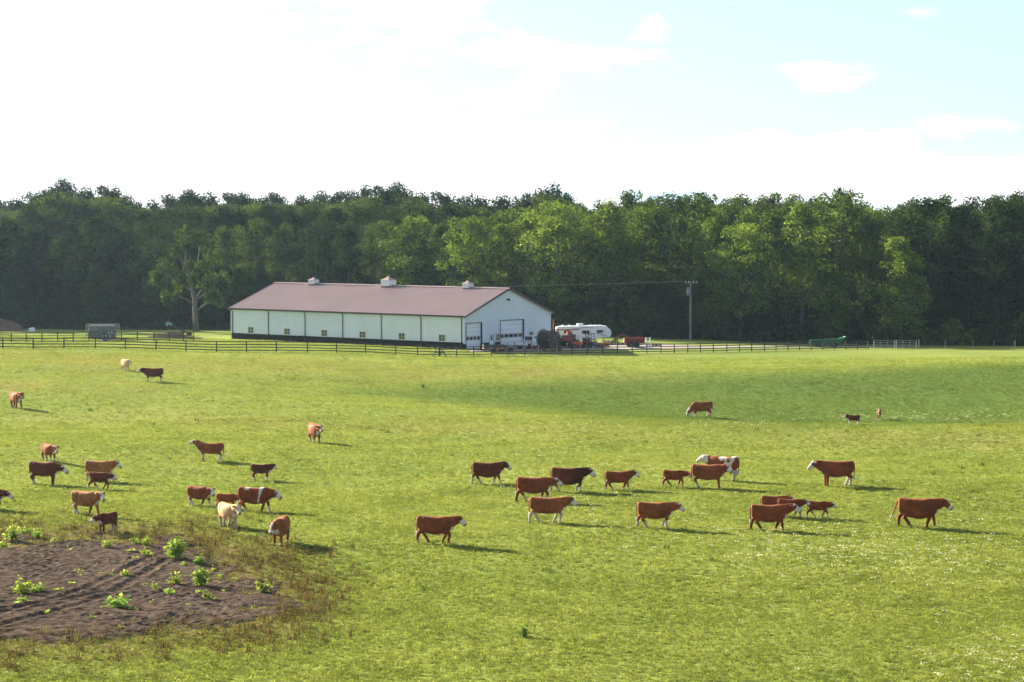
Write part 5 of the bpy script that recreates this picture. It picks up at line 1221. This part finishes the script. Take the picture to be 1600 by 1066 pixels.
def camper():
    g = onland(911, 373); r_ = empty('camper_trailer', g, R(2), 'white camper trailer with sloped nose and roof unit parked before the trees', 'camper'); r_.scale = (1, 1, .91)
    prof = [(-4.0, .62), (-4.0, 2.45), (-3.4, 2.6), (2.2, 2.72), (3.4, 2.62), (4.0, 2.1), (4.15, 1.6), (4.0, .95), (2.2, .80), (1.9, .42), (-3.6, .42)]
    MB().prism(prof, -1.15, 1.15).build('shell', 'camper', r_)
    def side(poly, nm, mat, dy=-1.163): MB().add([(x, dy, z) for x, z in poly] , [tuple(range(len(poly)))]).build(nm, mat, r_)
    side([(2.0, 1.55), (2.85, 1.55), (2.85, 2.02), (2.0, 2.02)], 'window', 'glassdark'); side([(-.2, 1.45), (.9, 1.45), (.9, 1.95), (-.2, 1.95)], 'window', 'glassdark'); side([(-2.9, 1.45), (-2.0, 1.45), (-2.0, 1.95), (-2.9, 1.95)], 'window', 'glassdark')
    side([(.2, 1.25), (1.6, 1.42), (2.4, 1.36), (3.3, 1.02), (3.35, 1.10), (2.4, 1.46), (1.6, 1.50)], 'stripe', 'stripe', -1.168); side([(-1.6, 2.2), (.6, 2.42), (1.8, 2.44), (.6, 2.48), (-1.6, 2.28)], 'stripe', 'stripe', -1.168); side([(2.85, 1.84), (3.4, 1.86), (2.85, 1.94)], 'stripe', 'stripe', -1.168)
    side([(1.15, .5), (1.8, .5), (1.8, 2.2), (1.15, 2.2)], 'door', 'door_white', -1.172)
    MB().box((-.45, 0, 2.88), (1.0, .8, .34), bevel=.1).build('air_conditioner', 'white', r_)
    for x in (-3.0, -2.0, 1.2, 1.9, 2.6): MB().box((x, .1, 2.74), (.36, .36, .14), bevel=.04).build('roof_vent', 'white', r_)
    for x in (-1.7, -.85):
        for s in (-1, 1): wheel(r_, (x, s * 1.0, .36), .36, .22)
    MB().tube([(3.0, 0, .8), (3.0, 0, .0)], .06, 6).build('jack', 'greysteel', r_); MB().box((-4.1, 0, .5), (.14, 2.1, .14)).build('bumper', 'greysteel', r_)
def flat_wagon():
    g = onland(889, 359); r_ = empty('flat_wagon', g, R(5), 'dark flat hay wagon parked under the red beam', 'wagon')
    MB().box((0, 0, .78), (2.1, 1.7, .16)).build('deck', 'wood', r_); MB().box((0, -.8, .6), (2.1, .08, .22)).build('side_rail', 'black', r_); MB().box((0, .8, .6), (2.1, .08, .22)).build('side_rail', 'black', r_)
    MB().tube([(1.05, 0, .5), (1.9, 0, .4)], .05, 5).build('tongue', 'greysteel', r_)
    MB().box((-.2, 0, 1.25), (1.5, 1.3, .75), bevel=.05).build('load_crate', 'black', r_); MB().box((.75, .1, 1.1), (.35, .9, .5), bevel=.05).build('load_box', 'rust', r_)
    for x in (-.7, .7):
        for s in (-1, 1): wheel(r_, (x, s * .68, .34), .34, .18)
def ride_on_mower():
    g = onland(903, 356.5); r_ = empty('riding_mower', g, R(-50), 'bright orange-red riding mower beside the dark wagon', 'mower')
    MB().box((.42, 0, .72), (.85, .62, .46), taper=(.85, .85), bevel=.09).build('hood', 'orange', r_); MB().box((-.5, 0, .62), (.85, .8, .3), bevel=.08).build('fender', 'orange', r_)
    MB().box((-.42, 0, .9), (.45, .46, .14), bevel=.05).build('seat', 'black', r_); MB().box((-.68, 0, 1.12), (.12, .44, .4), bevel=.04).build('seat_back', 'black', r_); MB().box((0, 0, .28), (1.0, 1.15, .16), bevel=.05).build('mower_deck', 'orange', r_)
    MB().tube([(.05, 0, .85), (-.1, 0, 1.15)], .025, 5).lathe([(.15, -.012), (.17, 0), (.15, .012)], (-.1, 0, 1.15), 'Z', 12).build('steering_wheel', 'black', r_)
    for s in (-1, 1): wheel(r_, (.55, s * .38, .2), .2, .15); wheel(r_, (-.55, s * .42, .3), .3, .24)
def skid_loader():
    g = onland(921, 358); r_ = empty('skid_loader', g, R(-28), 'dark grey skid loader with open cab frame and red base', 'loader')
    MB().box((0, 0, .62), (1.7, 1.1, .5), bevel=.06).build('chassis', 'rust', r_); MB().box((-.6, 0, 1.05), (.6, 1.0, .45), bevel=.05).build('engine_cover', 'black', r_)
    for x in (-.35, .5):
        for s in (-1, 1): MB().box((x, s * .46, 1.38), (.08, .08, 1.1)).build('cab_post', 'black', r_)
    MB().box((.08, 0, 1.95), (1.05, 1.05, .08)).build('cab_roof', 'black', r_); MB().box((-.2, 0, 1.05), (.4, .45, .5), bevel=.05).build('seat', 'black', r_)
    for s in (-1, 1):
        MB().tube([(-.8, s * .62, 1.45), (.7, s * .62, 1.0), (1.15, s * .62, .4)], .07, 6).build('lift_arm', 'greysteel', r_)
        for x in (-.5, .5): wheel(r_, (x, s * .72, .38), .38, .26)
    MB().add([(1.05, -.8, .1), (1.05, .8, .1), (1.75, .8, .08), (1.75, -.8, .08), (1.1, -.8, .65), (1.1, .8, .65)], [(0, 1, 2, 3), (0, 4, 5, 1), (0, 3, 4), (1, 5, 2)]).build('bucket', 'greysteel', r_)
def box_blade():
    g = onland(940, 361); r_ = empty('box_scraper', g, R(4), 'low dull orange scraper lying between the loader and the hoop', 'implement')
    MB().box((0, .35, .28), (2.1, .07, .5)).build('blade', 'orange_dull', r_)
    for x in (-1.05, 1.05): MB().box((x, 0, .26), (.07, .8, .46)).build('end_plate', 'orange_dull', r_)
    MB().box((0, 0, .48), (2.1, .12, .12)).build('toolbar', 'orange_dull', r_)
    for k in range(5): MB().box((-.8 + k * .4, -.02, .22), (.05, .1, .45)).build('ripper', 'greysteel', r_)
    MB().tube([(-.4, 0, .5), (0, -.1, 1.0), (.4, 0, .5)], .04, 5).build('hitch_frame', 'orange_dull', r_)
def hoop_feeder():
    g = onland(973, 372); r_ = empty('hoop_feeder', g, R(10), 'half-round red hoop feeder with green cover left of the rusty spreader', 'feeder')
    for y in (-.75, .75):
        MB().tube([(1.3 * math.cos(a), y, 1.25 * math.sin(a)) for a in np.linspace(0, math.pi, 17)], .055, 6).build('hoop', 'rust', r_)
    cv = MB(); A = np.linspace(.12, math.pi - .12, 15); V = [(1.22 * math.cos(a), y, 1.17 * math.sin(a)) for y in (-.72, .72) for a in A]; cv.add(V, [(i, i + 1, 16 + i, 15 + i) for i in range(14)])
    cv.build('cover', simple('dull_green_tarp', (.05, .09, .06), .7, var=.25), r_)
    for k in range(7):
        a = .25 + k * (math.pi - .5) / 6; MB().tube([(1.28 * math.cos(a), -.75, 1.23 * math.sin(a)), (1.28 * math.cos(a), .75, 1.23 * math.sin(a))], .03, 5).build('slat', 'rust', r_)
    MB().tube([(-1.3, -.75, .04), (1.3, -.75, .04)], .05, 5).build('base_rail', 'rust', r_); MB().tube([(-1.3, .75, .04), (1.3, .75, .04)], .05, 5).build('base_rail', 'rust', r_)
def spreader():
    g = onland(992, 361); r_ = empty('manure_spreader', g, R(3), 'rusty red box spreader on dark wheels right of the hoop feeder', 'spreader')
    for s in (-1, 1):
        MB().add([(-1.4, s * .55, .65), (1.35, s * .55, .65), (1.35, s * .8, 1.35), (-1.4, s * .8, 1.4)], [(0, 1, 2, 3)]).add([(-1.4, s * .58, .65), (1.35, s * .58, .65), (1.35, s * .83, 1.35), (-1.4, s * .83, 1.4)], [(3, 2, 1, 0)]).build('side_panel', 'rust', r_)
        for k in range(6): MB().tube([(-1.3 + k * .52, s * .6, .62), (-1.3 + k * .52, s * .86, 1.42)], .035, 5).build('rib', 'rust', r_)
        MB().box((0, s * .84, 1.4), (2.85, .07, .08)).build('top_rail', 'red', r_)
        wheel(r_, (-.7, s * .95, .42), .42, .26, 'rust'); wheel(r_, (.2, s * .95, .42), .42, .26, 'rust')
    MB().box((0, 0, .62), (2.8, 1.1, .1)).build('floor_panel', 'rust', r_); MB().add([(1.36, -.55, .65), (1.36, .55, .65), (1.36, .8, 1.35), (1.36, -.8, 1.35)], [(0, 1, 2, 3)]).build('front_panel', 'rust', r_)
    for z in (.8, 1.15):
        MB().lathe([(.02, -.7), (.16, -.68), (.16, .68), (.02, .7)], (-1.45, 0, z), 'Y', 10).build('beater', 'rust', r_)
    MB().tube([(1.36, 0, .6), (2.3, 0, .45)], .06, 6).build('drawbar', 'rust', r_)
def white_stand():
    g = onland(1013, 359); r_ = empty('loading_stand', g, R(5), 'narrow white two-post stand beside the rusty spreader', 'stand')
    for x in (-.28, .28): MB().box((x, 0, .85), (.14, .12, 1.5)).build('post', 'white', r_)
    for z in (.45, .95, 1.4): MB().box((0, 0, z), (.56, .06, .1)).build('crossbar', 'white', r_)
    MB().box((0, 0, .06), (1.0, .6, .12)).build('base', 'white', r_)
def green_hopper():
    g = onland(1292, 379); r_ = empty('seed_drill', g, R(6), 'low green farm implement with pointed upswept end behind the fence', 'implement')
    MB().prism([(-2.6, .55), (-2.6, .95), (-.2, 1.05), (1.6, 1.2), (2.75, 1.55), (2.9, 1.5), (2.2, .75), (1.4, .5), (0, .45)], -.55, .55).build('hull', 'green', r_)
    MB().prism([(-2.5, .98), (-.3, 1.09), (1.4, 1.24), (1.4, 1.3), (-.3, 1.2), (-2.5, 1.08)], -.58, .58).build('lid', 'green', r_)
    MB().box((2.78, 0, 1.5), (.16, .7, .16)).build('tip', 'white', r_); MB().box((0, 0, .38), (4.6, .12, .12)).build('frame_bar', 'green', r_)
    for k in range(9): MB().lathe([(.01, -.015), (.24, -.01), (.24, .01), (.01, .015)], (-2.0 + k * .5, -.5, .24), 'X', 14).build('disc', 'greysteel', r_)
    for s in (-1, 1): wheel(r_, (-1.2, s * .72, .34), .34, .2, 'yellow'); wheel(r_, (1.2, s * .72, .34), .34, .2, 'yellow')
def wire_pen():
    g = onland(160, 349); r_ = empty('wire_pen', g, R(-4), 'grey wire-mesh stock pen standing behind the paddock fence', 'pen')
    Lx, Ly, H = 4.1, 2.2, 2.15
    for x in (-Lx / 2, 0, Lx / 2):
        for y in (-Ly / 2, Ly / 2): MB().tube([(x, y, -.1), (x, y, H)], .05, 6).build('post', 'greysteel', r_)
    for y in (-Ly / 2, Ly / 2):
        for z in np.linspace(.2, H - .05, 8): MB().tube([(-Lx / 2, y, z), (Lx / 2, y, z)], .022, 4).build('bar', 'greysteel', r_)
        for x in np.linspace(-Lx / 2 + .22, Lx / 2 - .22, 17): MB().tube([(x, y, .15), (x, y, H - .05)], .012, 4).build('mesh_wire', 'greysteel', r_)
    for x in (-Lx / 2, Lx / 2):
        for z in np.linspace(.2, H - .05, 8): MB().tube([(x, -Ly / 2, z), (x, Ly / 2, z)], .022, 4).build('bar', 'greysteel', r_)
    for x in np.linspace(-Lx / 2, Lx / 2, 9): MB().tube([(x, -Ly / 2, H), (x, Ly / 2, H)], .02, 4).build('roof_bar', 'greysteel', r_)
    MB().box((-.15, .2, 1.0), (3.6, 1.5, 1.9), bevel=.1).build('stacked_bale', simple('grey_bale', (.15, .15, .15), .9, var=.3, scale=4, bump=.5), r_)
    for x, z in ((.6, .55), (1.0, .95), (1.45, 1.0), (.3, .5), (1.2, .45)): MB().box((x, -.7, z), (.2, .12, .34), bevel=.04).build('feed_bucket', 'white', r_)
def auger():
    g = onland(279, 383); r_ = empty('grain_auger', g, 0, 'dark slanted auger with pale teal head left of the barn', 'auger')
    MB().tube([(1.5, 0, .35), (-1.1, 0, 1.75)], .14, 8).build('auger_tube', 'black', r_); MB().tube([(-1.05, 0, 1.72), (-1.75, 0, 2.12)], .16, 8).build('head', 'teal', r_)
    MB().box((-1.8, 0, 1.85), (.26, .3, .55)).build('spout', 'teal', r_); MB().box((1.6, 0, .3), (.6, .5, .5), taper=(1.2, 1.2)).build('intake', 'black', r_)
    for s in (-1, 1): MB().tube([(.2, 0, 1.05), (.3, s * .6, .3)], .04, 5).build('support', 'greysteel', r_); wheel(r_, (.3, s * .66, .3), .3, .14)
def mound():
    g = onland(6, 404); mb = MB(); n, m_ = 40, 12; V = []; Fc = []
    for i in range(m_ + 1):
        for k in range(n):
            a = 2 * math.pi * k / n; r = i / m_; h = 1.75 * (1 - r ** 1.7) + .3 * mnoise.noise((3 * r * math.cos(a), 3 * r * math.sin(a), 2.2)) * (1 - r) * 2 - .12 * r
            V.append((3.4 * r * math.cos(a) * (1 + .12 * math.sin(3 * a)), 2.4 * r * math.sin(a), h + .06 * mnoise.noise((11 * r * math.cos(a), 11 * r * math.sin(a), .3))))
    for i in range(m_):
        for k in range(n): Fc.append((i * n + k, i * n + (k + 1) % n, (i + 1) * n + (k + 1) % n, (i + 1) * n + k))
    o = MB().add(V, Fc).build('earth_mound', 'earth', None, g); tag(o, 'mound of reddish bare earth at the foot of the wood', 'mound')
def tubs():
    o = MB().lathe([(.02, 0), (.36, 0), (.42, .34), (.45, .36), (.40, .36), (.35, .06), (.02, .05)], (0, 0, 0), 'Z', 18).build('feed_tub', 'blue', None, onland(164, 340)); tag(o, 'blue plastic feed tub in front of the wire pen', 'tub')
    o = MB().box((0, 0, .3), (.95, .55, .6), bevel=.12).box((.1, 0, .66), (.5, .35, .14), bevel=.05).build('water_tank', 'white', None, onland(49, 399)); tag(o, 'small white tank on the ground beside the earth mound', 'tank')
def brush_pile():
    g = random.Random(5); mb = MB(); c0 = onland(264, 366)
    for _ in range(420):
        a = g.gauss(0, 1.7); b = g.gauss(0, .8); h = max(.05, 1.15 * math.exp(-(a / 2.9) ** 2 - (b / 1.4) ** 2)) * g.random(); ln = g.uniform(.6, 1.9); t = g.uniform(0, 6.28); el = g.gauss(0, .25)
        d = Vector((math.cos(t) * math.cos(el), math.sin(t) * math.cos(el) * .7, math.sin(el))) * ln / 2; c = Vector((a, b, h + .05)); m_ = c + Vector((g.gauss(0, .06), g.gauss(0, .06), g.gauss(0, .06)))
        p0 = c - d; p1 = c + d; p0.z = max(p0.z, .02); p1.z = max(p1.z, .02); r = g.uniform(.015, .045); mb.tube([p0, m_, p1], [r, r * .8, r * .4], 4)
    o = mb.build('brush_pile', 'twig', None, c0); tag(o, 'tangled pile of cut brown branches behind the paddock fence', kind='stuff')
for f in (pickup, hose_reel, utility_trailer, quad_bike, boom_implement, camper, red_tractor, pallets, flat_wagon, ride_on_mower, skid_loader, box_blade, hoop_feeder, spreader, white_stand, green_hopper, wire_pen, auger, mound, tubs, brush_pile): f()
barrel(753, 347.3, 'dark barrel standing beside the narrow barn door')

# ------------------------------------------------------------------ weeds in the mud
M['weed'] = leafy('weed_leaf', [(.16, .24, .05), (.26, .35, .08), (.36, .45, .12)], .42, 2.5, objcol=True)
def weed_mesh(seed, n, w, h, leaf):
    g = np.random.default_rng(seed); V = []; Fc = []; st = MB(); ns = max(3, n // 12)
    tips = []
    for k in range(ns):
        a = g.uniform(0, 6.28); r = w * g.uniform(.1, .9); tips.append(np.array([r * math.cos(a), r * math.sin(a), h * g.uniform(.55, 1.0) * (1 - .4 * (r / w) ** 2)]))
        st.tube([(0, 0, -.05), tuple(tips[-1] * [.4, .4, .6]), tuple(tips[-1])], [.018, .013, .006], 5)
    for k in range(n):
        t = tips[k % ns]; f = g.uniform(.35, 1.05); c = t * f + g.normal(0, .09 * w / .5, 3); c[2] = max(c[2], .03)
        d = np.array([*(c[:2] - t[:2] * .3 + g.normal(0, .1, 2)), g.uniform(-.15, .12)]); d /= np.linalg.norm(d) + 1e-9; s = leaf * g.uniform(.6, 1.25); side = np.cross(d, [0, 0, 1.0]); side /= np.linalg.norm(side) + 1e-9
        side = side * math.cos(.5) + np.array([0, 0, 1]) * g.normal(0, .35); b = len(V)
        V += [c.tolist(), (c + d * s * .45 + side * s * .42 + [0, 0, s * .12]).tolist(), (c + d * s - [0, 0, s * .1]).tolist(), (c + d * s * .45 - side * s * .42 + [0, 0, s * .12]).tolist(), (c + d * s * .5).tolist()]
        Fc += [(b, b + 4, b + 1), (b + 4, b + 2, b + 1), (b, b + 3, b + 4), (b + 4, b + 3, b + 2)]
    me = bpy.data.meshes.new('foliage'); me.from_pydata(V, [], Fc); me.update(); me.materials.append(M['weed'])
    sm = st.mesh('stem'); sm.materials.append(M['weed']); return me, sm
WM = dict(l=[weed_mesh(201, 260, .55, 1.1, .22), weed_mesh(202, 240, .5, 1.05, .21)], m=[weed_mesh(203, 130, .40, .66, .20), weed_mesh(204, 120, .38, .62, .19), weed_mesh(205, 126, .42, .56, .20)], s=[weed_mesh(206, 64, .28, .36, .17), weed_mesh(207, 60, .28, .32, .17)], t=[weed_mesh(208, 26, .17, .18, .14), weed_mesh(209, 22, .15, .15, .13)])
WEEDS = [(275, 876, 'l', 1.12, 'largest leafy weed clump at the top right of the mud'), (312, 884, 'm', .95, 'upright leafy weed just above the second largest clump'), (314, 918, 'l', .95, 'big leafy weed clump in the middle right of the mud'), (275, 916, 'm', .95, 'medium weed directly left of the big middle clump'), (245, 923, 's', .9, 'small weed left of the two middle clumps'), (263, 931, 's', 1.0, 'small spreading weed below the medium middle weed'),
 (329, 940, 's', 1.15, 'small weed below and right of the big middle clump'), (413, 928, 'm', 1.1, 'lone weed at the right tip of the mud'), (186, 952, 'm', 1.25, 'bushy pale weed lowest in the mud beside the ruts'), (196, 903, 's', 1.1, 'small weed between the wheel ruts'), (33, 930, 'm', 1.2, 'tall weed at the left of the mud, first of a pair'), (58, 928, 'm', .95, 'smaller weed of the pair at the left of the mud'), (31, 946, 's', .95, 'low weed under the left pair'),
 (168, 858, 'm', .9, 'round weed on the top edge of the mud left of centre'), (212, 851, 's', 1.0, 'small weed on the top edge, left of a taller one'), (229, 855, 'm', .85, 'taller weed on the top edge left of the largest clump'), (230, 870, 's', 1.0, 'low weed just under the top edge pair'), (287, 886, 's', .8, 'small weed between the two largest clumps'), (202, 864, 't', 1.2, 'tiny weed under the top edge of the mud'),
 (19, 846, 'l', .85, 'tall pale weed in the grass at the top left of the mud'), (41, 836, 'm', .85, 'pale weed behind the tall one at the top left'), (58, 842, 'm', .8, 'short pale weed right of the tall one at the top left'), (83, 848, 's', .8, 'small weed on the upper left edge of the mud'), (3, 857, 's', 1.1, 'weed cut by the picture edge at the upper left'), (308, 928, 't', 1.2, 'tiny weed tucked under the big middle clump'), (334, 893, 't', 1.1, 'tiny weed right of the upright middle weed')]
TINY = [(142, 878), (66, 872), (110, 915), (250, 893), (295, 947), (372, 936), (388, 914), (145, 966), (75, 960), (236, 945), (160, 899), (174, 901), (124, 895), (86, 906), (90, 925), (226, 916), (209, 875), (163, 951), (211, 955), (109, 862), (347, 926), (366, 907), (342, 902), (125, 902), (48, 944), (190, 982)]
def weeds():
    k = 0
    for px, py, sz, s, label in WEEDS + [(a, b, 't', random.uniform(.7, 1.2), None) for a, b in TINY]:
        g = ground(px, py); f, st = WM[sz][k % len(WM[sz])]; k += 1
        r_ = empty('weed', g, random.uniform(0, 6.28), label or 'tiny pale seedling sprouting singly from the mud', 'weed', 'weeds sprouting in the mud' if label else 'tiny seedlings dotted over the mud'); r_.scale = (s, s, s)
        q = random.uniform(.7, 1.1); tint = (q * random.uniform(.85, 1.1), q, q * random.uniform(.7, 1.1))
        for nm, me in (('foliage', f), ('stem', st)): o = link(nm, me, None, r_); o.color = (*tint, 1)
    for px, py, s, label in ((819, 996, .9, 'single dark thistle in the lower middle of the pasture'), (661, 607, .9, 'dark weed tuft alone in the far middle pasture'), (862, 612, .6, 'small dark weed tuft at the edge of the hollow'), (965, 538, 1.2, 'yellowish weed clump before the hoop feeder'), (985, 540, .9, 'yellowish weed beside the spreader wheel'), (862, 540, .9, 'yellowish weed beside the hose reel'), (1213, 655, .5, 'small dark weed left of the hollow calves')):
        g = ground(px, py); f, st = WM['m' if s > .5 else 's'][0]; r_ = empty('weed', g, random.uniform(0, 6.28), label, 'weed'); r_.scale = (s * .6, s * .6, s)
        for nm, me in (('foliage', f), ('stem', st)): o = link(nm, me, None, r_); o.color = (*((1.1, 1.0, .7) if 'yellow' in label else (.35, .42, .4)), 1)
weeds()
haze()
